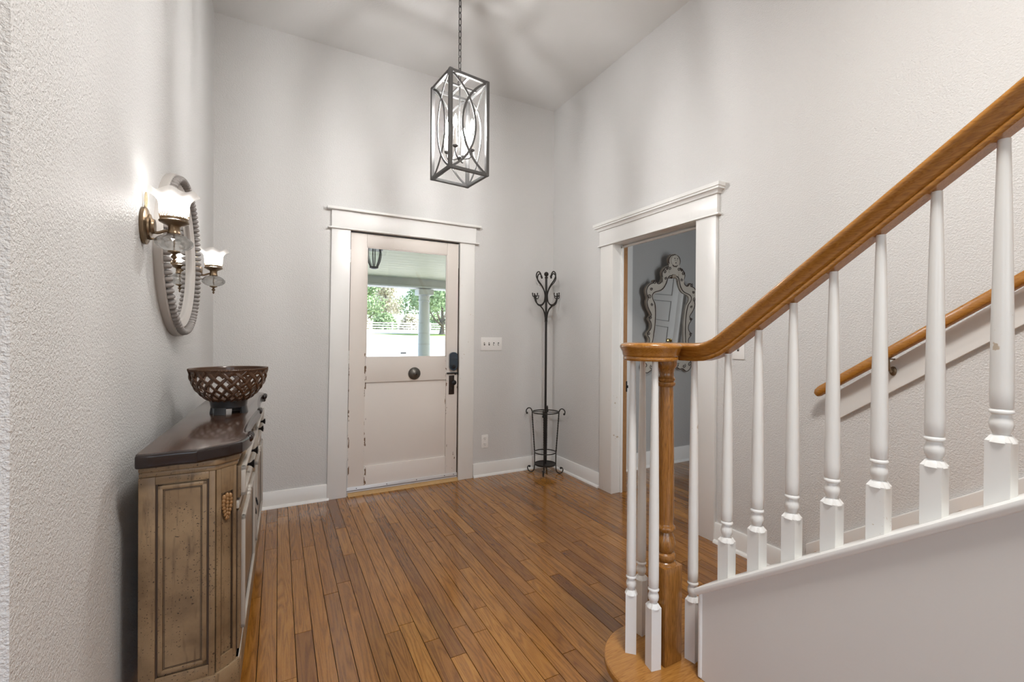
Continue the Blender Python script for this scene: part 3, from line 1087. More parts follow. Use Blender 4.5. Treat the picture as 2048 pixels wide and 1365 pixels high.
# stringer panel
Y0P, Y1P = 0.912, -1.45
MB(so).prism([(Y0P, RISE + 0.001), (Y0P, zcap(Y0P) - 0.021), (Y1P, zcap(Y1P) - 0.021), (Y1P, 0.0), (0.84, 0.0), (0.84, RISE + 0.001)], 'X', XP, XP + 0.088) \
    .build('stringer_panel', M['panel'], st, smooth=0)
MB(so).tube([(XP + 0.001, Y0P, RISE + 0.006), (XP + 0.001, Y0P, zcap(Y0P) - 0.021)], 0.007, 10).build('corner_bead', M['trim_worn'], st)
# sloped cap with rounded outer nose
capp = [(-0.058, 0.003), (-0.0585, -0.002), (-0.057, -0.007), (-0.052, -0.0095), (0.052, -0.0095), (0.057, -0.007), (0.0585, -0.002), (0.058, 0.003), (0.055, 0.008), (0.050, 0.010), (-0.050, 0.010), (-0.055, 0.008)]
cpath = [(XB, Y0P + 0.012, zcap(Y0P + 0.012) - 0.010 / math.cos(math.atan(0.735))), (XB, Y1P, zcap(Y1P) - 0.010 / math.cos(math.atan(0.735)))]
MB(so).sweep(cpath, [(-a, -b) for a, b in capp], side=(1, 0, 0)).build('stringer_cap', M['trim'], st)
# skirt board on the right wall
sk = [(1.253, 0.118), (1.253, 0.2064), (-1.5, 0.2064 + 0.738 * 2.753), (-1.5, 0.2064 + 0.738 * 2.753 - 0.35), (1.0, 0.118)]
MB(so).prism(sk, 'X', XR - 0.022, XR).build('skirt_board', M['trim'], st, 0.005, 3)

# handrail: straight, easing, level, volute
VC = (1.078, 1.045)
ZV = 1.150
path = [(XB, -0.9, zund(-0.9))]
for y in (0.3, 0.6, 0.72, 0.80):
    path.append((XB, y, zund(y)))
ez = [(0.84, zund(0.84) + 0.001), (0.87, zund(0.87) + 0.004), (0.90, 1.1605), (0.93, 1.1525), (0.96, ZV + 0.0005), (0.99, ZV), (1.02, ZV)]
path += [(XB, y, z) for y, z in ez]


def rspi(a):
    pts_ = [(0, 0.102), (65, 0.098), (90, 0.092), (135, 0.080), (180, 0.072), (225, 0.062), (300, 0.05), (360, 0.042)]
    for (a0, r0), (a1, r1) in zip(pts_, pts_[1:]):
        if a <= a1:
            return r0 + (r1 - r0) * (a - a0) / (a1 - a0)
    return pts_[-1][1]


spi = [(VC[0] + rspi(a) * math.cos(rad(a)), VC[1] + rspi(a) * math.sin(rad(a)), ZV) for a in range(0, 345, 12)]
RAIL = [(0.000, 0.000), (0.019, 0.000), (0.021, 0.003), (0.021, 0.010), (0.0185, 0.0135), (0.0215, 0.016), (0.0225, 0.020), (0.0245, 0.030), (0.029, 0.038),
        (0.0315, 0.044), (0.031, 0.050), (0.027, 0.0545), (0.018, 0.0575), (0.0, 0.059)]
RP = RAIL + [(-a, b) for a, b in reversed(RAIL[1:-1])]
RH = 0.98


def rail_side(i, t):
    s = Vector((t.y, -t.x, 0))
    return s if s.length > 1e-6 else Vector((1, 0, 0))


# u = right of travel; w = t x u must be up -> use left of travel
prof_r = [(-a, b * RH) for a, b in RP]
MB(so).sweep(path, [(a, b) for a, b in prof_r], side=lambda i, t: Vector((-t.y, t.x, 0)) * -1 if False else Vector((t.y, -t.x, 0)) * -1) \
    .build('handrail', M['oak_y'], st, smooth=40)
vol = MB(so)
vol.sweep([(XB, 1.02, ZV)] + spi, prof_r, side=lambda i, t: Vector((-t.y, t.x, 0)))
zz = 0.9 * ZV
vol.lathe([(0.06, 0.0), (0.062, 0.010), (0.055, 0.014), (0.060, 0.022), (0.068, 0.038), (0.071, 0.045), (0.068, 0.052), (0.058, 0.0570), (0.0, 0.0578)],
          (VC[0] - 0.012, VC[1] - 0.004, ZV), 40)
vol.build('volute', M['oak_y'], st, smooth=40)

# newel post
NX, NY = 1.108, 1.027
nw = MB(so).box(NX - 0.0375, NX + 0.0375, NY - 0.0375, NY + 0.0375, RISE, 0.498)
nw.build('newel_block', M['oak_z'], st, 0.003)
NP = [(0.036, 0.498), (0.034, 0.503), (0.027, 0.508), (0.031, 0.514), (0.033, 0.522), (0.031, 0.530), (0.024, 0.535), (0.027, 0.541), (0.031, 0.553), (0.0315, 0.565),
      (0.029, 0.580), (0.0235, 0.594), (0.022, 0.600), (0.028, 0.605), (0.031, 0.611), (0.0305, 0.617), (0.026, 0.622), (0.0245, 0.628), (0.0262, 0.645), (0.0268, 0.72), (0.0258, 0.85),
      (0.0235, 1.0), (0.0222, 1.066), (0.026, 1.069), (0.029, 1.074), (0.0285, 1.080), (0.024, 1.083), (0.028, 1.088), (0.0285, 1.093), (0.024, 1.098), (0.0235, 1.112),
      (0.026, 1.124), (0.032, 1.133), (0.033, 1.140), (0.033, ZV)]
MB(so).lathe(NP, (NX, NY, 0), 32).build('newel_post', M['oak_z'], st, smooth=40)


def baluster_mesh(L_, blk):
    """turned baluster: square block below, ring and vase, tapered shaft"""
    mb = MB()
    hs = 0.0172
    mb.box(-hs, hs, -hs, hs, -0.03, blk)
    # square to round shoulder
    seg = 24
    prof = [(0.0205, blk - 0.002), (0.0155, blk + 0.008), (0.0118, blk + 0.012), (0.0125, blk + 0.016), (0.0155, blk + 0.022), (0.0165, blk + 0.030), (0.0158, blk + 0.036),
            (0.0130, blk + 0.046), (0.0128, blk + 0.049), (0.0165, blk + 0.051), (0.0172, blk + 0.054), (0.0160, blk + 0.057), (0.0140, blk + 0.059), (0.0158, blk + 0.063),
            (0.0160, blk + 0.09), (0.0150, blk + (L_ - blk) * 0.4), (0.0120, blk + (L_ - blk) * 0.75), (0.0092, L_), (0.0092, L_ + 0.012)]
    mb.lathe(prof, (0, 0, 0), seg)
    # chamfered shoulders of the block
    c = blk
    mb.add([(-hs, -hs, c), (hs, -hs, c), (hs, hs, c), (-hs, hs, c), (-0.011, -0.011, c + 0.011), (0.011, -0.011, c + 0.011), (0.011, 0.011, c + 0.011), (-0.011, 0.011, c + 0.011)],
           [(0, 1, 5, 4), (1, 2, 6, 5), (2, 3, 7, 6), (3, 0, 4, 7), (4, 5, 6, 7)])
    me = mb.mesh('baluster', 0.0, 1, 40)
    me.materials.append(M['baluster'])
    return me


b_st = baluster_mesh(0.655, 0.112)
for k in range(0, 10):
    y = 0.858 - 0.0935 * k
    instance(b_st, 'baluster', st, (0, y - 1.0, zcap(y)), (0, 0, rad(random.uniform(-3, 3))))
b_tr = baluster_mesh(ZV - RISE - 0.004, 0.192)
b_tr.vertices.foreach_set('co', [c if i % 3 != 2 else max(c, 0.0) for i, c in enumerate([x for v in b_tr.vertices for x in v.co])])
for (bx, by, rz) in ((1.033, 1.100, -44), (1.128, 1.152, 8), (1.043, 1.012, -12), (1.183, 0.980, 12)):
    instance(b_tr, 'baluster', st, (bx - XB, by - 1.0, RISE), (0, 0, rad(rz)))

# wall handrail with its backing board
wr = thing('wall_handrail', 'round oak handrail on a sloping white board along the stair wall', 'handrail', (XR, 1.0, 0.9))
wo = (XR, 1.0, 0.9)


def zwr(y):
    return 0.965 + (1.1683 - y) * 0.7106 + 0.013


MB(wo).prism([(1.1138, 0.8512), (1.1138, 0.985), (-0.9, 0.985 + 0.738 * 2.0138), (-0.9, 0.8512 + 0.738 * 2.0138)], 'X', XR - 0.02, XR).build('backing_board', M['trim'], wr, 0.004)
rpth = [(2.278, 1.185, zwr(1.185) - 0.006), (2.278, 1.175, zwr(1.175) - 0.003), (2.278, 1.16, zwr(1.16)), (2.278, 0.5, zwr(0.5)), (2.278, -0.9, zwr(-0.9))]
wrp = [(0.0, -0.022), (0.012, -0.021), (0.018, -0.012), (0.020, 0.0), (0.0195, 0.010), (0.014, 0.018), (0.0, 0.021), (-0.014, 0.018), (-0.0195, 0.010), (-0.020, 0.0), (-0.018, -0.012), (-0.012, -0.021)]
MB(wo).sweep(rpth, [(-a, -b) for a, b in wrp], side=(1, 0, 0), taper=lambda t: 0.55 if t < 0.01 else (0.9 if t < 0.3 else 1.0)).build('rail', M['oak_y'], wr, smooth=45)
for yb in (0.905, 0.2, -0.5):
    zb = zwr(yb)
    br = MB(wo).lathe([(0.013, -0.003), (0.012, -0.007), (0.005, -0.010)], (XR - 0.02, yb, zb - 0.075), 14, 'X', sy=1.6)
    br.tube(catmull([(XR - 0.026, yb, zb - 0.075), (XR - 0.05, yb, zb - 0.072), (2.280, yb, zb - 0.05), (2.278, yb, zb - 0.02)], 5), 0.0062, 8)
    br.box(2.268, 2.288, yb - 0.02, yb + 0.02, zb - 0.026, zb - 0.020)
    br.build('bracket', M['brass'], wr)

# ------------------------------------------------------------------ chandelier
CX, CY, CZ0, CHH, CA = 0.905, 2.364, 2.130, 0.530, 0.1235
ch = thing('lantern_chandelier', 'grey metal open cage lantern with four lit candle bulbs hanging on a chain', 'chandelier', (CX, CY, CZ0), rad(6.5))
BW = 0.0095
for sx, sy in ((1, 1), (1, -1), (-1, 1), (-1, -1)):
    x, y = sx * (CA - BW), sy * (CA - BW)
    MB().box(x - BW, x + BW, y - BW, y + BW, 0, CHH).build('corner_post', M['galvanised'], ch, 0.001)
for nm, z0, z1 in (('bottom_frame', 0.0, 0.016), ('top_frame', CHH - 0.016, CHH)):
    m_ = MB()
    a, b = CA, CA - 2 * BW
    m_.box(-b, b, -a + 0.002, -b, z0, z1).box(-b, b, b, a - 0.002, z0, z1).box(-a + 0.002, -b, -b, b, z0, z1).box(b, a - 0.002, -b, b, z0, z1)
    m_.build(nm, M['galvanised'], ch, 0.001)
MB().box(-CA + BW, CA - BW, -0.008, 0.008, CHH - 0.013, CHH - 0.005).box(-0.008, 0.008, -CA + BW, -0.008, CHH - 0.013, CHH - 0.005).box(-0.008, 0.008, 0.008, CA - BW, CHH - 0.013, CHH - 0.005) \
    .build('cross_bar', M['galvanised'], ch, 0.001)
ap = [(-0.0021, -0.0058), (0.0021, -0.0058), (0.0021, 0.0058), (-0.0021, 0.0058)]
for f in range(4):
    R = Matrix.Rotation(PI / 2 * f, 4, 'Z')
    for s in (1, -1):
        u0, um = -CA + 0.017, 0.34 * CA
        zc, zh = CHH / 2, CHH / 2 - 0.012
        # circle through (u0, +-zh) and (um, 0)
        d = um - u0
        rr = (d * d + zh * zh) / (2 * d)
        uc = um - rr
        amax = math.asin(zh / rr) if d < rr else PI - math.asin(zh / rr)
        p = []
        for k in range(29):
            a = -amax + 2 * amax * k / 28
            p.append((s * (uc + rr * math.cos(a)), -CA + 0.010 + (0.0024 if s > 0 else -0.0024), zc + rr * math.sin(a)))
        MB().sweep(p, ap, side=(0, 1, 0), mtx=R).build('arc_band', M['galvanised'], ch, smooth=40)
        # side vector (0,1,0) puts the flat of the band in the face plane
# stem, hub, arms, candles
MB().tube([(0, 0, 0.115), (0, 0, CHH - 0.004)], 0.0042, 10).build('stem', M['galvanised'], ch)
MB().lathe([(0.0, 0.098), (0.006, 0.100), (0.012, 0.108), (0.014, 0.118), (0.008, 0.126), (0.0045, 0.13)], (0, 0, 0), 16).build('hub', M['galvanised'], ch)
for k in range(4):
    R = Matrix.Rotation(PI / 4 + PI / 2 * k, 4, 'Z')
    MB().tube(catmull([(0.008, 0, 0.114), (0.035, 0, 0.108), (0.062, 0, 0.112), (0.073, 0, 0.128), (0.074, 0, 0.146)], 5), 0.0036, 8, mtx=R).build('candle_arm', M['galvanised'], ch)
    cd = MB().lathe([(0.0095, 0.158), (0.0095, 0.250), (0.006, 0.252)], (0.074, 0, 0), 16, mtx=R).build('candle', M['candle'], ch)
    MB().lathe([(0.005, 0.143), (0.013, 0.149), (0.015, 0.156), (0.011, 0.159)], (0.074, 0, 0), 16, mtx=R).build('socket_cup', M['galvanised'], cd)
    MB().lathe([(0.0055, 0.252), (0.008, 0.262), (0.0115, 0.276), (0.012, 0.288), (0.009, 0.303), (0.0045, 0.318), (0.0012, 0.328), (0.0, 0.329)], (0.074, 0, 0), 16, mtx=R) \
        .build('bulb', M['bulb'], cd)
# loop, chain, canopy
MB().tube([(0.011 * math.cos(a), 0, CHH + 0.009 + 0.011 * math.sin(a)) for a in [2 * PI * k / 16 for k in range(16)]], 0.0026, 8, True).build('hanging_loop', M['galvanised'], ch)
lk = MB()
hw, hl = 0.0072, 0.0135
lp = [(hw * math.cos(a), 0, hl + hw * math.sin(a)) for a in [PI * k / 8 for k in range(9)]] + [(-hw * math.cos(a), 0, -hl - hw * math.sin(a)) for a in [PI * k / 8 for k in range(9)]]
lk.tube(lp, 0.0029, 7, True)
lkm = lk.mesh('chain_link')
lkm.materials.append(M['galvanised'])
zt = ZC - CZ0 - 0.045
pitch = 0.0355
zz = CHH + 0.036
k = 0
while zz < zt:
    instance(lkm, 'chain_link', ch, (0, 0, zz), (0, 0, rad(20 + (90 if k % 2 else 0))))
    zz += pitch
    k += 1
MB().lathe([(0.008, zt - 0.008), (0.012, zt + 0.004), (0.045, zt + 0.016), (0.06, zt + 0.03), (0.062, ZC - CZ0)], (0, 0, 0), 28).build('canopy', M['galvanised'], ch)

# ------------------------------------------------------------------ beaded round mirror on the left wall
bm_ = thing('beaded_round_mirror', 'round mirror with grey beaded frame between the two wall sconces', 'mirror', (XL, 2.325, 1.556))
RY, RZ = 0.366, 0.336


def ell(r, x, n=72):
    return [(x, (RY * r) * math.cos(2 * PI * k / n), (RZ * r) * math.sin(2 * PI * k / n)) for k in range(n)]


def ring(rings_, name, mat, n=72, closed_loop=False):
    mb = MB()
    vs2 = []
    for r, x in rings_:
        vs2 += ell(r, x, n)
    fs2 = []
    m_ = len(rings_)
    for i in range(m_ if closed_loop else m_ - 1):
        j = (i + 1) % m_
        for k_ in range(n):
            k2 = (k_ + 1) % n
            fs2.append((i * n + k_, i * n + k2, j * n + k2, j * n + k_))
    mb.add(vs2, fs2)
    return mb.build(name, mat, bm_, smooth=40)


ring([(0.995, 0.0), (1.0, 0.006), (1.0, 0.024), (0.985, 0.028), (0.93, 0.026), (0.90, 0.02), (0.90, 0.0)], 'outer_rim', M['bead_rim'], 72, True)
ring([(0.90, 0.004), (0.90, 0.024), (0.875, 0.030), (0.845, 0.028), (0.825, 0.022), (0.80, 0.019), (0.79, 0.012), (0.79, 0.004)], 'inner_moulding', M['bead_rim'], 72, True)
mg = MB()
mg.add(ell(0.80, 0.010, 72), [list(range(72))])
mg.build('mirror_glass', M['mirror'], bm_, smooth=0)
bead_me = MB().lathe([(1e-5, -0.0100), (0.0062, -0.0096), (0.0100, -0.0072), (0.0126, -0.0025), (0.0126, 0.0025), (0.0100, 0.0072), (0.0062, 0.0096), (1e-5, 0.0100)], (0, 0, 0), 12, 'Z').mesh('bead')
bead_me.materials.append(M['bead'])
nb = 87
# walk the ellipse at equal arc steps
fine_pts = [(RY * 0.945 * math.cos(2 * PI * k / 3600), RZ * 0.945 * math.sin(2 * PI * k / 3600)) for k in range(3601)]
acc = [0.0]
for p, q in zip(fine_pts, fine_pts[1:]):
    acc.append(acc[-1] + math.hypot(q[0] - p[0], q[1] - p[1]))
j = 0
for k in range(nb):
    s = acc[-1] * k / nb
    while acc[j + 1] < s:
        j += 1
    y, z = fine_pts[j]
    y2, z2 = fine_pts[j + 1]
    ang = math.atan2(z2 - z, y2 - y)
    instance(bead_me, 'bead', bm_, (0.032, y, z), (ang - PI / 2, 0, 0), (1.5, 1.1, 1.0))


# ------------------------------------------------------------------ wall sconces
def make_sconce(label, loc):
    s = thing('wall_sconce', label, 'wall lamp', loc, 0, 'brass wall sconces beside the round mirror')
    ox = 0.083
    # oval stepped back plate
    bp = MB().lathe([(0.045, 0.0), (0.047, 0.003), (0.047, 0.011), (0.043, 0.014), (0.034, 0.0155), (0.031, 0.017), (0.030, 0.022), (0.021, 0.0245), (0.019, 0.027), (0.018, 0.033), (0.008, 0.035), (0.0, 0.035)], (0, 0, 0), 32, 'X', sy=1.28) \
        .build('back_plate', M['brass'], s)
    MB().lathe([(0.004, 0.016), (0.0055, 0.022), (0.003, 0.026), (0.003, 0.034), (0.0045, 0.036), (0, 0.038)], (0, 0, -0.040), 10, 'X').build('thumb_switch', M['brass'], bp)
    orn = MB()
    for sg in (1, -1):
        orn.tube(catmull([(0.008, 0.0, 0.060), (0.009, 0.010 * sg, 0.073), (0.009, 0.012 * sg, 0.088), (0.009, 0.006 * sg, 0.102), (0.009, 0.0, 0.108)], 4), 0.0024, 6)
        orn.tube(catmull([(0.009, 0.0, 0.076), (0.009, 0.006 * sg, 0.084), (0.009, 0.004 * sg, 0.096), (0.009, 0.0, 0.092)], 4), 0.0018, 6)
    orn.sphere((0.009, 0, 0.062), 0.006, 10, 8)
    orn.build('finial_scroll', M['gilt'], s)
    MB().tube(catmull([(0.022, 0, -0.018), (0.040, 0, -0.019), (0.056, 0, -0.012), (0.070, 0, -0.008), (ox, 0, -0.008)], 6), 0.0048, 10).build('arm', M['brass'], s)
    MB().lathe([(0.018, -0.020), (0.019, -0.017), (0.017, -0.012), (0.0165, 0.004), (0.019, 0.008), (0.030, 0.013), (0.041, 0.019), (0.042, 0.023), (0.037, 0.025), (0.0, 0.025)], (ox, 0, 0), 28).build('cup', M['brass'], s)
    gl = MB().lathe([(0.0385, 0.025), (0.0395, 0.034), (0.0382, 0.034), (0.0375, 0.025)], (ox, 0, 0), 32, caps=False).build('gallery', M['brass'], s)
    pins = MB()
    for k in range(26):
        a = 2 * PI * k / 26
        for sg in (1, -1):
            b = a + sg * PI / 26
            pins.tube([(ox + 0.0390 * math.cos(a), 0.0390 * math.sin(a), 0.034), (ox + 0.0398 * math.cos(b), 0.0398 * math.sin(b), 0.046)], 0.0011, 4)
    pins.build('pierced_band', M['brass'], gl)
    # ruffled frosted shade
    seg, rings_ = 72, []
    prof = [(0.0365, 0.026), (0.0385, 0.036), (0.0405, 0.050), (0.0410, 0.064), (0.0415, 0.078), (0.0445, 0.092), (0.052, 0.104), (0.061, 0.112), (0.069, 0.1165)]
    vs2, fs2 = [], []
    for (r, z) in prof:
        t = max(0.0, (z - 0.075) / 0.0415)
        for k in range(seg):
            a = 2 * PI * k / seg
            w = math.cos(6 * a)
            rr_ = r * (1 + 0.045 * t * w)
            vs2.append((ox + rr_ * math.cos(a), rr_ * math.sin(a), z - 0.0075 * t * t * w))
    for i in range(len(prof) - 1):
        for k in range(seg):
            k2 = (k + 1) % seg
            fs2.append((i * seg + k, i * seg + k2, (i + 1) * seg + k2, (i + 1) * seg + k))
    MB().add(vs2, fs2).build('glass_shade', M['frosted'], s, smooth=80)
    MB().lathe([(0.006, 0.026), (0.011, 0.034), (0.016, 0.050), (0.018, 0.062), (0.015, 0.074), (0.008, 0.082), (0.0, 0.084)], (ox, 0, 0), 16).build('bulb', M['bulb_sconce'], s)
    # diamond cut glass font
    seg = 30
    prof = [(0.020, -0.020), (0.034, -0.026), (0.045, -0.034), (0.0515, -0.043), (0.0525, -0.051), (0.048, -0.060), (0.038, -0.068), (0.024, -0.074), (0.012, -0.077)]
    vs2, fs2 = [], []
    for i, (r, z) in enumerate(prof):
        for k in range(seg):
            a = 2 * PI * (k + 0.5 * (i % 2)) / seg
            r2 = r * (1.0 + (0.02 if (k + i) % 2 else -0.02))
            vs2.append((ox + r2 * math.cos(a), r2 * math.sin(a), z))
    for i in range(len(prof) - 1):
        for k in range(seg):
            k2 = (k + 1) % seg
            if i % 2 == 0:
                fs2 += [(i * seg + k, i * seg + k2, (i + 1) * seg + k), (i * seg + k2, (i + 1) * seg + k2, (i + 1) * seg + k)]
            else:
                fs2 += [(i * seg + k, (i + 1) * seg + k2, (i + 1) * seg + k), (i * seg + k, i * seg + k2, (i + 1) * seg + k2)]
    MB().add(vs2, fs2).build('cut_glass_font', M['cut_glass'], s, smooth=0)
    MB().tube([(ox, 0, -0.018), (ox, 0, -0.078)], 0.0022, 6).build('inner_rod', M['brass'], s)
    MB().lathe([(0.017, -0.075), (0.018, -0.079), (0.008, -0.083), (0.004, -0.087), (0.0075, -0.092), (0.0095, -0.096), (0.005, -0.100), (0.003, -0.103), (0.0058, -0.108), (0.003, -0.114), (0.0, -0.117)],
               (ox, 0, 0), 16).build('drop_finial', M['brass'], s)
    return s


sc1 = make_sconce('lit brass wall sconce with ruffled glass shade, on the near side of the round mirror', (XL, 1.828, 1.578))
sc2 = copy_tree(sc1)
sc2.location = (XL, 2.838, 1.566)
sc2['label'] = 'lit brass wall sconce with ruffled glass shade, beyond the round mirror near the corner'

# ------------------------------------------------------------------ sideboard
SX, SY0, SLEN, STOP = XL + 0.010, 1.700, 1.700, 0.860
KS = 0.887
sb = thing('sideboard', 'distressed taupe sideboard with dark wood top against the left wall', 'sideboard', (SX * KS, SY0 * KS, 0.1373), rad(-0.8))
sb.scale = (KS, KS, KS)
# local frame: x = depth from the back, y = along the length from the near end, z up
DPTH = 0.262


def top_outline(grow=0.0):
    half = [(0.0, 0.0 - grow), (0.05, 0.0 - grow), (0.10, 0.008 - grow), (0.155, 0.004 - grow), (0.195, 0.030 - grow), (0.235, 0.052 - grow), (0.268 + grow * .7, 0.085 - grow * .7),
            (0.280 + grow, 0.128), (0.286 + grow, 0.175), (0.289 + grow, 0.205), (0.287 + grow, 0.232), (0.275 + grow, 0.245), (0.2685 + grow, 0.30), (0.2685 + grow, 0.40),
            (0.271 + grow, 0.52), (0.277 + grow, 0.66), (0.285 + grow, 0.78), (0.289 + grow, 0.835)]
    pts_ = half + [(a, SLEN - b) for a, b in reversed(half)]
    return pts_


tp_ = MB().prism(top_outline(-0.008), 'Z', STOP - 0.012, STOP)
tp_.build('top_board', M['top_wood'], sb, 0.004, 2)
MB().prism(top_outline(0.004), 'Z', STOP - 0.044, STOP - 0.0015).build('top_edge', M['top_edge'], sb, 0.013, 4)
# raised carved knuckles on the front edge
for yk in (0.185, 0.212, 0.240, 0.835, 0.865, SLEN - 0.240, SLEN - 0.212, SLEN - 0.185):
    MB().sphere((0.286, yk, STOP - 0.012), 0.014, 12, 8, 1.1).build('edge_knuckle', M['top_edge'], sb)


def body_outline(d=0.0):
    h = [(0.0, 0.045 - d), (0.198 + d * .4, 0.045 - d), (0.2535 + d, 0.098 - d * .4)]
    return h + [(a, SLEN - b) for a, b in reversed(h)]


MB().prism(body_outline(0.010), 'Z', STOP - 0.066, STOP - 0.044).build('upper_moulding', M['taupe'], sb, 0.006, 3)
MB().prism(body_outline(0.004), 'Z', STOP - 0.082, STOP - 0.066).build('lower_moulding', M['taupe'], sb, 0.004, 2)
MB().prism(body_outline(-0.004), 'Z', 0.02, STOP - 0.082).build('carcass', M['taupe'], sb)
MB().prism(body_outline(0.012), 'Z', 0.0, 0.105).build('base_moulding', M['taupe'], sb, 0.006, 2)
for (fx, fy) in ((0.04, 0.10), (0.15, 0.12), (0.04, SLEN - 0.12), (0.15, SLEN - 0.16)):
    MB().lathe([(0.020, -0.1548), (0.026, -0.150), (0.030, -0.13), (0.024, -0.10), (0.030, -0.06), (0.036, -0.01), (0.034, 0.05)], (fx, fy, 0), 16).build('foot', M['taupe'], sb)
# near end: frame, mouldings and recessed panel
ye = 0.045


def end_panel(y0, sg):
    """y0 = plane of the carcass end; sg -1 faces the viewer"""
    def B(mb, x0, x1, z0, z1, d):
        a, b = (y0 - d, y0) if sg < 0 else (y0, y0 + d)
        return mb.box(x0, x1, min(a, b), max(a, b), z0, z1)
    B(MB(), 0.0, 0.042, 0.105, STOP - 0.082, 0.010).build('end_stile', M['taupe'], sb, 0.002)
    B(MB(), 0.182, 0.199, 0.105, STOP - 0.082, 0.010).build('end_stile', M['taupe'], sb, 0.002)
    B(MB(), 0.042, 0.182, STOP - 0.107, STOP - 0.082, 0.009).build('end_rail', M['taupe'], sb, 0.002)
    B(MB(), 0.042, 0.182, 0.105, 0.142, 0.009).build('end_rail', M['taupe'], sb, 0.002)
    gr = MB()
    B(gr, 0.042, 0.048, 0.142, STOP - 0.107, 0.006)
    B(gr, 0.176, 0.182, 0.142, STOP - 0.107, 0.006)
    gr.build('groove', M['taupe_dark'], sb)
    fr = MB()
    x0, x1, z0, z1 = 0.048, 0.176, 0.150, STOP - 0.112
    B(fr, x0, x0 + 0.013, z0, z1, 0.0095)
    B(fr, x1 - 0.013, x1, z0, z1, 0.0095)
    B(fr, x0, x1, z1 - 0.013, z1, 0.0095)
    B(fr, x0, x1, z0, z0 + 0.013, 0.0095)
    fr.build('panel_moulding', M['taupe'], sb, 0.003, 2)
    li = MB()
    for q in (0.0135, 0.0165):
        B(li, x0 + q, x0 + q + 0.0012, z0 + q, z1 - q, 0.0048)
        B(li, x1 - q - 0.0012, x1 - q, z0 + q, z1 - q, 0.0048)
        B(li, x0 + q, x1 - q, z1 - q - 0.0012, z1 - q, 0.0048)
        B(li, x0 + q, x1 - q, z0 + q, z0 + q + 0.0012, 0.0048)
    li.build('panel_groove', M['taupe_dark'], sb)
    B(MB(), x0 + 0.012, x1 - 0.012, z0 + 0.012, z1 - 0.012, 0.004).build('end_panel', M['taupe'], sb)


end_panel(ye + 0.004, -1)
end_panel(SLEN - ye - 0.004, 1)
# canted corner posts with long sunk panel and leaf carving
for end in (0, 1):
    pa = Vector((0.198, 0.049, 0)) if end == 0 else Vector((0.198, SLEN - 0.049, 0))
    pb = Vector((0.2495, 0.098, 0)) if end == 0 else Vector((0.2495, SLEN - 0.098, 0))
    t = (pb - pa).normalized()
    nrm = Vector((t.y, -t.x, 0)) if end == 0 else Vector((-t.y, t.x, 0))
    Lw = (pb - pa).length
    Mx = Matrix((t.to_4d(), nrm.to_4d(), (0, 0, 1, 0), (0, 0, 0, 1))).transposed()
    Mx.translation = pa
    for i in range(3):
        Mx[3][i] = 0
    Mx[3][3] = 1
    fr = MB()
    for (u0, u1, z0, z1) in ((0.0, 0.016, 0.105, STOP - 0.082), (Lw - 0.012, Lw, 0.105, STOP - 0.082), (0.016, Lw - 0.012, STOP - 0.165, STOP - 0.082), (0.016, Lw - 0.012, 0.105, 0.15)):
        fr.box(u0, u1, 0.0, 0.007, z0, z1, mtx=Mx)
    fr.build('corner_post', M['taupe'], sb, 0.002)
    gr = MB()
    for (u0, u1, z0, z1) in ((0.016, 0.019, 0.15, STOP - 0.165), (Lw - 0.015, Lw - 0.012, 0.15, STOP - 0.165)):
        gr.box(u0, u1, 0.0, 0.0045, z0, z1, mtx=Mx)
    gr.build('groove', M['taupe_dark'], sb)
    cv = MB()
    uc = (0.016 + Lw - 0.012) / 2
    for row in range(7):
        zr = STOP - 0.178 - 0.012 * row
        wd = (0.011, 0.013, 0.0135, 0.012, 0.010, 0.007, 0.003)[row]
        for q in (-1, 0, 1):
            cv.sphere((uc + q * wd, 0.005, zr - abs(q) * 0.004), 0.0072 - 0.0004 * row, 8, 6, 1.35, mtx=Mx)
    cv.build('leaf_carving', M['gold_wood'], sb)
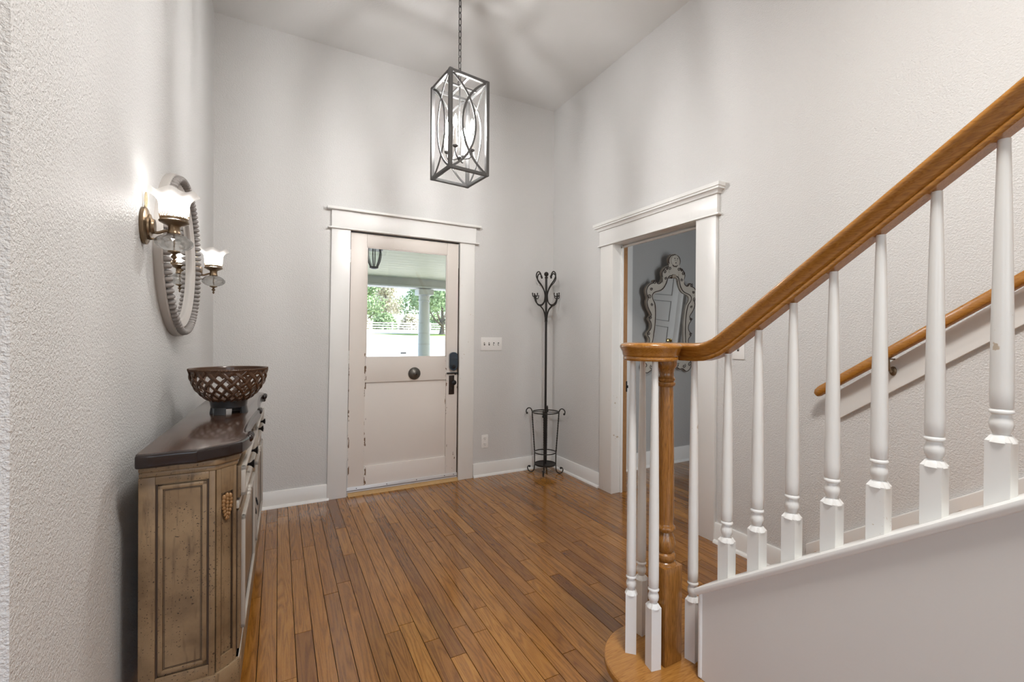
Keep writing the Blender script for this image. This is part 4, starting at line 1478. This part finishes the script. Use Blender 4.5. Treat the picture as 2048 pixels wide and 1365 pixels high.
# front: two drawers above two doors, with centre stile
xf = 0.2495
for (ya, yb, kx) in ((0.115, 0.815, 0.345), (0.885, SLEN - 0.115, 1.30)):
    dw = MB().box(xf, xf + 0.016, ya, yb, 0.655, STOP - 0.094).build('drawer', M['taupe'], sb, 0.003)
    fr = MB()
    for (p, q, z0, z1) in ((ya + 0.004, yb - 0.004, 0.659, 0.675), (ya + 0.004, yb - 0.004, STOP - 0.114, STOP - 0.098), (ya + 0.004, ya + 0.02, 0.659, STOP - 0.098), (yb - 0.02, yb - 0.004, 0.659, STOP - 0.098)):
        fr.box(xf + 0.014, xf + 0.030, p, q, z0, z1)
    fr.build('drawer_moulding', M['taupe_lit'], dw, 0.004, 2)
    for yk in (ya + 0.23, yb - 0.23):
        MB().lathe([(0.006, 0.014), (0.005, 0.026), (0.008, 0.033), (0.016, 0.040), (0.017, 0.044), (0.0, 0.047)], (xf, yk, 0.712), 16, 'X').build('knob', M['black_metal'], dw)
    MB().box(xf, xf + 0.012, ya - 0.01, yb + 0.01, 0.620, 0.645).build('waist_rail', M['taupe_lit'], sb, 0.004, 2)
    dd = MB().box(xf, xf + 0.014, ya, yb, 0.125, 0.612).build('cabinet_door', M['taupe'], sb, 0.003)
    fr = MB()
    for (p, q, z0, z1) in ((ya + 0.05, yb - 0.05, 0.165, 0.182), (ya + 0.05, yb - 0.05, 0.555, 0.572), (ya + 0.05, ya + 0.067, 0.165, 0.572), (yb - 0.067, yb - 0.05, 0.165, 0.572)):
        fr.box(xf + 0.012, xf + 0.026, p, q, z0, z1)
    fr.build('door_moulding', M['taupe_lit'], dd, 0.004, 2)
    gr = MB()
    for (p, q, z0, z1) in ((ya + 0.068, yb - 0.068, 0.183, 0.188), (ya + 0.068, yb - 0.068, 0.549, 0.554), (ya + 0.068, ya + 0.073, 0.183, 0.554), (yb - 0.073, yb - 0.068, 0.183, 0.554)):
        gr.box(xf + 0.013, xf + 0.0155, p, q, z0, z1)
    gr.build('door_groove', M['taupe_dark'], dd)
    cvm = MB()
    for q in range(-2, 3):
        cvm.sphere((xf + 0.017, (ya + yb) / 2 + q * 0.024, 0.585 - abs(q) * 0.006), 0.013, 10, 6, 0.9)
    cvm.build('door_carving', M['taupe_lit'], dd)
    yr = yb - 0.028 if ya < 0.5 else ya + 0.028
    rpv = MB().lathe([(0.013, 0.014), (0.012, 0.017), (0.004, 0.020), (0.004, 0.025), (0, 0.026)], (xf, yr, 0.392), 14, 'X')
    rpv.tube([(xf + 0.021 + 0.004 * (1 - math.cos(a)), yr + 0.017 * math.sin(a), 0.392 - 0.017 + 0.017 * math.cos(a)) for a in [2 * PI * k / 20 for k in range(20)]], 0.0022, 6, True)
    rpv.build('ring_pull', M['black_metal'], dd)
MB().box(xf, xf + 0.018, 0.822, 0.878, 0.105, STOP - 0.086).build('centre_stile', M['taupe'], sb, 0.003)
for ya in (0.104, SLEN - 0.111):
    MB().box(xf - 0.001, xf + 0.006, ya, ya + 0.007, 0.655, STOP - 0.094).box(xf - 0.001, xf + 0.006, ya, ya + 0.007, 0.125, 0.612).build('hinge_gap', M['taupe_dark'], sb)
ap_ = [(0.10, 0.05), (0.10, 0.105), (SLEN - 0.10, 0.105), (SLEN - 0.10, 0.05), (SLEN - 0.2, 0.05), (SLEN - 0.35, 0.085), (0.85, 0.055), (0.35, 0.085), (0.2, 0.05)]
MB().prism(ap_, 'X', xf, xf + 0.014).build('apron', M['taupe_lit'], sb, 0.003)

# ------------------------------------------------------------------ lattice bowl
BX, BY, BZ = -0.205, 2.475, STOP
bw = thing('lattice_bowl', 'dark woven lattice bowl on a black footed base on the sideboard', 'bowl', (BX * KS, BY * KS, 0.1373 + STOP * KS + 0.0005))
bw.scale = (KS, KS, KS)
BR, BH0, BH1 = 0.155, 0.058, 0.205


def bowl_pt(t, a, dr_=0.0):
    """t 0..1 bottom to rim"""
    ph = rad(27 + 61 * t)
    r = BR * math.sin(ph) + dr_
    z = BH1 - (BH1 - BH0) / math.cos(rad(27)) * math.cos(ph)
    return (r * math.cos(a), r * math.sin(a), z)


NS = 18
for sg in (1, -1):
    me_ = MB()
    pth, nrm_ = [], []
    nseg = 24
    for k in range(nseg + 1):
        t = k / nseg
        a = sg * t * 1.05
        crossings = t * 1.05 * NS / PI
        wv = 0.0034 * math.cos(crossings * PI) * (1 if sg > 0 else -1)
        pth.append(bowl_pt(t, a, wv))

    def outward(i, t_, P=pth):
        p = Vector(P[i])
        return Vector((p.x, p.y, -0.02 - 0.12 * (1 - i / 24))).normalized()
    me_.sweep(pth, [(-0.0022, -0.0066), (0.0008, -0.0066), (0.0026, -0.0035), (0.0026, 0.0035), (0.0008, 0.0066), (-0.0022, 0.0066)], side=outward, taper=lambda t: 0.75 + 0.35 * t)
    mm = me_.mesh('lattice_strip', 0, 1, 30)
    mm.materials.append(M['bowl'])
    for k in range(NS):
        instance(mm, 'lattice_strip', bw, (0, 0, 0), (0, 0, 2 * PI * k / NS + (0 if sg > 0 else 0.07)))
rim = MB()
rim.tube([((BR + 0.0005) * math.cos(a), (BR + 0.0005) * math.sin(a), BH1 + 0.002) for a in [2 * PI * k / 64 for k in range(64)]], 0.0052, 8, True)
for k in range(150):
    a = 2 * PI * k / 150
    rim.tube([((BR + 0.005) * math.cos(a - 0.012), (BR + 0.005) * math.sin(a - 0.012), BH1 - 0.003), ((BR + 0.0055) * math.cos(a + 0.012), (BR + 0.0055) * math.sin(a + 0.012), BH1 + 0.007)], 0.0014, 4)
rim.build('twisted_rim', M['bowl'], bw)
band = MB().lathe([(BR - 0.004, BH1 - 0.022), (BR + 0.001, BH1 - 0.004), (BR + 0.001, BH1 + 0.003), (BR - 0.004, BH1 + 0.003), (BR - 0.007, BH1 - 0.022)], (0, 0, 0), 64, caps=False)
band.build('rim_band', M['bowl'], bw)
MB().lathe([(0.0, BH0 - 0.001), (0.060, BH0 - 0.001), (0.068, BH0 + 0.003), (0.070, BH0 + 0.010), (0.064, BH0 + 0.004), (0.0, BH0 + 0.003)], (0, 0, 0), 40).build('bowl_floor', M['bowl'], bw)
ft = MB().lathe([(0.066, 0.026), (0.073, 0.030), (0.076, 0.050), (0.078, 0.060), (0.071, 0.062), (0.066, 0.050)], (0, 0, 0), 48)
ft.build('foot_ring', M['bowl_foot'], bw)
for k in range(4):
    a0 = PI / 4 + k * PI / 2 + 0.35
    lg = MB()
    vs2, fs2 = [], []
    for i in range(9):
        a = a0 - 0.34 + 0.68 * i / 8
        for (r, z) in ((0.066, 0.0), (0.079, 0.0), (0.074, 0.031), (0.067, 0.031)):
            vs2.append((r * math.cos(a), r * math.sin(a), z))
    for i in range(8):
        for q in range(4):
            q2 = (q + 1) % 4
            fs2.append((i * 4 + q, i * 4 + q2, (i + 1) * 4 + q2, (i + 1) * 4 + q))
    fs2 += [(3, 2, 1, 0), (32, 33, 34, 35)]
    lg.add(vs2, fs2).build('foot', M['bowl_foot'], bw)

# ------------------------------------------------------------------ coat and umbrella stand
cs = thing('coat_stand', 'black wrought iron coat and umbrella stand in the corner', 'coat stand', (2.155, 3.412, 0), rad(-40))
MB().tube([(0, 0, 0.085), (0, 0, 1.79)], 0.0105, 14).build('pole', M['iron'], cs)
MB().sphere((0, 0, 1.812), 0.021, 16, 12).build('ball_finial', M['iron'], cs)
MB().lathe([(0.010, 1.375), (0.0135, 1.378), (0.0135, 1.386), (0.011, 1.388), (0.0135, 1.392), (0.0135, 1.400), (0.011, 1.403), (0.014, 1.408), (0.014, 1.416), (0.010, 1.42)], (0, 0, 0), 18).build('collar', M['iron'], cs)
MB().lathe([(0.010, 1.770), (0.0145, 1.776), (0.0145, 1.784), (0.010, 1.790)], (0, 0, 0), 18).build('neck_ring', M['iron'], cs)
for k in range(4):
    R = Matrix.Rotation(PI / 4 + PI / 2 * k + 0.10, 4, 'Z')
    s_path = catmull([(0.062, 0, 1.790), (0.072, 0, 1.812), (0.092, 0, 1.826), (0.114, 0, 1.812), (0.120, 0, 1.780), (0.098, 0, 1.745), (0.062, 0, 1.712), (0.032, 0, 1.672),
                      (0.0165, 0, 1.632), (0.016, 0, 1.595), (0.026, 0, 1.558), (0.055, 0, 1.533), (0.090, 0, 1.530), (0.122, 0, 1.550), (0.138, 0, 1.585), (0.140, 0, 1.612)], 6)
    MB().tube([(p.x, 0, p.z) for p in s_path], 0.0054, 8, mtx=R).build('scroll_arm', M['iron'], cs)
    MB().sphere((0.060, 0, 1.786), 0.0095, 10, 8, mtx=R).build('scroll_tip', M['iron'], cs)
    MB().tube(catmull([(0.012, 0, 1.420), (0.018, 0, 1.450), (0.034, 0, 1.486), (0.062, 0, 1.512), (0.082, 0, 1.530)], 6), 0.0054, 8, mtx=R).build('brace', M['iron'], cs)
    hk = MB()
    for (dx, dy) in ((0.026, 0.0), (-0.016, 0.020), (-0.016, -0.020)):
        hk.tube(catmull([(0.140, 0, 1.605), (0.140 + dx * .4, dy * .4, 1.598), (0.140 + dx * .85, dy * .85, 1.604), (0.140 + dx, dy, 1.622)], 4), 0.0043, 7, mtx=R)
        hk.sphere((0.140 + dx * 0.97, dy * 0.97, 1.626), 0.0062, 8, 6, mtx=R)
    hk.sphere((0.140, 0, 1.622), 0.006, 8, 6, mtx=R)
    hk.build('triple_hook', M['iron'], cs)
for rr_, zz in ((0.122, 0.556), (0.098, 0.190)):
    MB().tube([(rr_ * math.cos(a), rr_ * math.sin(a), zz) for a in [2 * PI * k / 48 for k in range(48)]], 0.0050, 8, True).build('ring', M['iron'], cs)
MB().lathe([(0.0, 0.074), (0.092, 0.074), (0.099, 0.078), (0.099, 0.088), (0.094, 0.090), (0.090, 0.084), (0.05, 0.081), (0.0, 0.081)], (0, 0, 0), 40).build('drip_tray', M['iron'], cs)
MB().tube([(-0.121, 0, 0.556), (-0.012, 0, 0.556)], 0.0035, 7).tube([(0.012, 0, 0.556), (0.121, 0, 0.556)], 0.0035, 7).build('spreader', M['iron'], cs)
for k in range(4):
    R = Matrix.Rotation(PI / 2 * k + 0.02, 4, 'Z')
    lg = MB()
    sq = [(0.0062, 0), (0, 0.0062), (-0.0062, 0), (0, -0.0062)]
    lg.sweep([(0.122 - 0.024 * i / 40, 0, 0.545 - 0.355 * i / 40) for i in range(41)], sq, side=(0, 1, 0), twist=0.62, mtx=R)
    lg.tube(catmull([(0.098, 0, 0.192), (0.097, 0, 0.12), (0.098, 0, 0.06), (0.104, 0, 0.022), (0.125, 0, 0.005), (0.150, 0, 0.012), (0.162, 0, 0.036), (0.154, 0, 0.056), (0.144, 0, 0.056)], 6), 0.0048, 8, mtx=R)
    lg.sphere((0.143, 0, 0.053), 0.0105, 10, 8, mtx=R)
    lg.tube(catmull([(0.122, 0, 0.543), (0.124, 0, 0.562), (0.136, 0, 0.584), (0.156, 0, 0.588), (0.174, 0, 0.572), (0.177, 0, 0.552), (0.172, 0, 0.543)], 6), 0.0048, 8, mtx=R)
    lg.sphere((0.170, 0, 0.541), 0.010, 10, 8, mtx=R)
    lg.build('leg', M['iron'], cs)

# ------------------------------------------------------------------ outdoors, seen through the door glass
struct(MB().box(-6, 9, 3.74, 9.75, -0.25, -0.15), 'porch_floor', M['drive'], 'pale porch floor outside the entry door', 'porch floor', smooth=0)
pc = thing('porch_ceiling', 'pale green boarded porch ceiling outside the door', 'porch ceiling', (1.5, 6.7, 2.56), 0, None, 'structure')
pco = (1.5, 6.7, 2.56)
yy = 3.74
while yy < 9.7:
    MB(pco).box(-5, 9, yy + 0.004, min(yy + 0.246, 9.74), 2.56, 2.58).build('board', M['porch_ceiling'], pc, 0.003, 1)
    yy += 0.25
MB(pco).box(-5, 9, 3.74, 9.95, 2.60, 2.66).build('roof_deck', M['porch_grey'], pc)
pb_ = thing('porch_beam', 'grey porch beam with lower fascia strip above the column', 'beam', (2.9, 9.85, 2.36), 0, None, 'structure')
MB((2.9, 9.85, 2.36)).box(-5, 9, 9.70, 10.0, 2.40, 2.60).build('beam', M['porch_grey'], pb_, 0.01)
MB((2.9, 9.85, 2.36)).box(-5, 9, 9.66, 10.04, 2.355, 2.395).build('fascia', M['porch_white'], pb_, 0.008)
pcl = thing('porch_column', 'white round porch column outside the door glass', 'column', (2.93, 9.82, -0.15), 0, None, 'structure')
MB((0, 0, 0)).lathe([(0.15, 0.10), (0.142, 0.3), (0.135, 1.3), (0.118, 2.20)], (0, 0, 0), 28).build('shaft', M['porch_white'], pcl)
MB().box(-0.19, 0.19, -0.19, 0.19, 0, 0.10).build('base', M['porch_white'], pcl, 0.01)
MB().lathe([(0.118, 2.20), (0.135, 2.215), (0.135, 2.235), (0.120, 2.25), (0.122, 2.33), (0.145, 2.36)], (0, 0, 0), 28).box(-0.17, 0.17, -0.17, 0.17, 2.36, 2.48).build('capital', M['porch_white'], pcl)

pln = thing('porch_lantern', 'black iron lantern hanging from the porch ceiling', 'lantern', (1.165, 6.3, 2.18))
MB().tube([(0, 0, 0.30), (0, 0, 0.38)], 0.012, 8).lathe([(0.06, 0.365), (0.05, 0.38)], (0, 0, 0), 20).build('hanger', M['black_metal'], pln)
MB().lathe([(0.02, 0.33), (0.05, 0.315), (0.115, 0.275), (0.12, 0.262), (0.105, 0.26), (0.0, 0.27)], (0, 0, 0), 24).build('roof', M['black_metal'], pln)
for k in range(6):
    R = Matrix.Rotation(PI / 3 * k + 0.2, 4, 'Z')
    MB().tube(catmull([(0.10, 0, 0.262), (0.105, 0, 0.20), (0.09, 0, 0.12), (0.062, 0, 0.05), (0.05, 0, 0.02)], 5), 0.007, 7, mtx=R).build('rib', M['black_metal'], pln)
MB().lathe([(0.0, 0.0), (0.03, 0.0), (0.06, 0.012), (0.06, 0.028), (0.0, 0.03)], (0, 0, 0), 20).build('base', M['black_metal'], pln)
MB().lathe([(0.095, 0.26), (0.098, 0.20), (0.083, 0.12), (0.055, 0.05), (0.044, 0.03)], (0, 0, 0), 24, caps=False).build('glass_body', M['pane'], pln)

PROF = [(9.75, -0.2), (15, -0.2), (22, -0.05), (32, 0.55), (50, 1.70), (70, 2.65), (120, 4.6), (220, 7.0)]


def ground_z(y):
    for (a, za), (b, zb) in zip(PROF, PROF[1:]):
        if y <= b:
            return za + (zb - za) * (y - a) / (b - a)
    return PROF[-1][1]


gm = MB()
vs2 = [(x, y, z) for y, z in PROF for x in (-160, 240)]
gm.add(vs2, [(2 * i, 2 * i + 1, 2 * i + 3, 2 * i + 2) for i in range(len(PROF) - 1)])
struct(gm, 'ground', M['drive'], 'bright pale drive and yard rising beyond the porch', 'ground', smooth=60)


def strip(name, pts_, label):
    mb = MB()
    n_ = len(pts_)
    vs3 = [(x, y, ground_z(y) + 0.03) for x, y in pts_] + [(x, y, ground_z(y) - 0.05) for x, y in pts_]
    mb.add(vs3, [list(range(n_)), list(range(n_, 2 * n_))[::-1]] + [(i, (i + 1) % n_, n_ + (i + 1) % n_, n_ + i) for i in range(n_)])
    o = mb.build(name, M['lawn'], None, smooth=0)
    return tag(o, label, 'lawn', None, 'structure')


strip('lawn', [(8.5, 50.2), (14, 48.2), (22, 46.6), (30, 46.2), (30, 54.5), (20, 52.8), (13, 51.4)], 'thin strip of green grass across the bright yard')

# white rail fence
fc = thing('rail_fence', 'white rail fence below the trees across the yard', 'fence', (16, 68, ground_z(68)))
fo = Vector((16, 68, ground_z(68)))
for z in (0.35, 0.70, 1.05):
    MB(fo).box(0, 46, 67.97, 68.03, fo.z + z - 0.07, fo.z + z + 0.07).build('rail', M['fence'], fc)
for k in range(16):
    x = 0.3 + 3.0 * k
    MB(fo).box(x - 0.08, x + 0.08, 67.9, 68.1, fo.z - 0.1, fo.z + 1.25).build('post', M['fence'], fc)


def make_tree(x, y, hgt, rad_, trunk_h, label, seed, mat='leaf', cards=1500, size=0.34, tr=0.3):
    rg = random.Random(seed)
    z0 = ground_z(y)
    t = thing('tree', label, 'tree', (x, y, z0 - 0.1))
    tk = MB()
    tk.tube(catmull([(0, 0, -0.1), (0.02, 0, 0.25), (0.05, 0.0, trunk_h * 0.5), (0.1, 0.02, trunk_h), (0.0, 0.05, hgt * 0.6)], 4), tr, 9, taper=lambda s: 1.5 - 0.6 * min(1, s * 5) - 0.65 * s)
    for k in range(6):
        a = rg.uniform(0, 2 * PI)
        l_ = rad_ * rg.uniform(0.45, 0.8)
        zb = trunk_h * rg.uniform(0.75, 1.3)
        tk.tube(catmull([(0.06, 0, zb), (l_ * 0.5 * math.cos(a), l_ * 0.5 * math.sin(a), zb + l_ * 0.25), (l_ * math.cos(a), l_ * math.sin(a), zb + l_ * 0.7)], 4), tr * 0.38, 6, taper=lambda s: 1 - 0.75 * s)
    tk.build('trunk', M['bark'], t)
    blobs = []
    for k in range(16):
        a = rg.uniform(0, 2 * PI)
        e = rg.uniform(-0.35, 1.0)
        rr2 = rad_ * rg.uniform(0.3, 0.75)
        blobs.append((rr2 * math.cos(a) * math.cos(e * 1.2), rr2 * math.sin(a) * math.cos(e * 1.2), trunk_h + (hgt - trunk_h) * (0.42 + 0.36 * e), rad_ * rg.uniform(0.28, 0.5)))
    vs3, fs3 = [], []
    for k in range(cards):
        bx, by, bz, br = rg.choice(blobs)
        d = Vector((rg.gauss(0, 1), rg.gauss(0, 1), rg.gauss(0, 1))).normalized() * br * rg.uniform(0.55, 1.05)
        c = Vector((bx, by, bz)) + d
        if c.z < trunk_h * 0.62:
            c.z = trunk_h * rg.uniform(0.65, 0.9)
        n_ = (d.normalized() + Vector((rg.uniform(-.7, .7), rg.uniform(-.7, .7), rg.uniform(-.3, .9)))).normalized()
        u = n_.orthogonal().normalized()
        w = n_.cross(u)
        s1, s2 = size * rg.uniform(0.6, 1.3), size * rg.uniform(0.4, 0.9)
        b = len(vs3)
        vs3 += [c - u * s1, c + w * s2 + n_ * 0.04, c + u * s1, c - w * s2 + n_ * 0.04]
        fs3.append((b, b + 1, b + 2, b + 3))
    MB().add(vs3, fs3).build('crown', M[mat], t, smooth=0, recalc=False)
    return t


make_tree(17.4, 51, 9.5, 4.4, 1.5, 'large green tree with stout trunk right of the porch column', 3, 'leaf', 5200, 0.20, 0.46)
make_tree(12.6, 83, 11, 5.0, 0.7, 'tall green tree behind the fence left of the porch column', 5, 'leaf', 4600, 0.26)
make_tree(19.0, 90, 11, 4.6, 0.6, 'pale sunlit tree behind the fence in the middle of the door glass', 8, 'leaf_backlit', 3600, 0.26)
make_tree(24.6, 80, 12, 4.8, 0.7, 'green tree behind the fence just left of the porch column', 12, 'leaf', 4600, 0.26)
make_tree(7.6, 72, 8.5, 4.2, 0.6, 'green tree at the left edge of the door glass', 17, 'leaf', 3000, 0.26)
make_tree(33.0, 86, 13, 6.0, 0.9, 'tall tree behind the large trunked tree at the right edge of the door glass', 21, 'leaf', 4200, 0.30)
dbx = thing('low_box', 'small dark low box lying on the bright drive, seen through the door glass', 'box', (6.92, 27.6, ground_z(27.6)))
MB().box(-0.15, 0.15, -0.12, 0.12, -0.02, 0.07).build('body', M['slot'], dbx, 0.01)
MB().box(-0.155, 0.155, -0.125, 0.125, 0.07, 0.085).build('lid', M['black_metal'], dbx, 0.004)
for i, (x, y, mt, lb) in enumerate(((10.9, 72.5, 'leaf_backlit', 'pale low bush left behind the white fence'), (15.2, 72.5, 'leaf', 'green low bush behind the white fence, left of middle'),
                                    (19.5, 72.5, 'leaf_backlit', 'pale low bush behind the white fence in the middle'), (23.6, 73, 'leaf', 'green low bush behind the white fence beside the column'))):
    bsh = thing('bush', lb, 'bush', (x, y, ground_z(y) - 0.1))
    rg = random.Random(40 + i)
    vs3, fs3 = [], []
    for k in range(1500):
        d = Vector((rg.gauss(0, 1), rg.gauss(0, 1), abs(rg.gauss(0, 1)))).normalized() * rg.uniform(0.7, 1.05)
        c = Vector((d.x * 1.95, d.y * 1.6, 0.1 + d.z * 2.6))
        n_ = (d + Vector((rg.uniform(-.8, .8), rg.uniform(-.8, .8), rg.uniform(-.3, .9)))).normalized()
        u = n_.orthogonal().normalized()
        w = n_.cross(u)
        s1, s2 = 0.22 * rg.uniform(0.6, 1.3), 0.22 * rg.uniform(0.4, 0.9)
        b = len(vs3)
        vs3 += [c - u * s1, c + w * s2, c + u * s1, c - w * s2]
        fs3.append((b, b + 1, b + 2, b + 3))
    MB().add(vs3, fs3).build('foliage', M[mt], bsh, smooth=0, recalc=False)
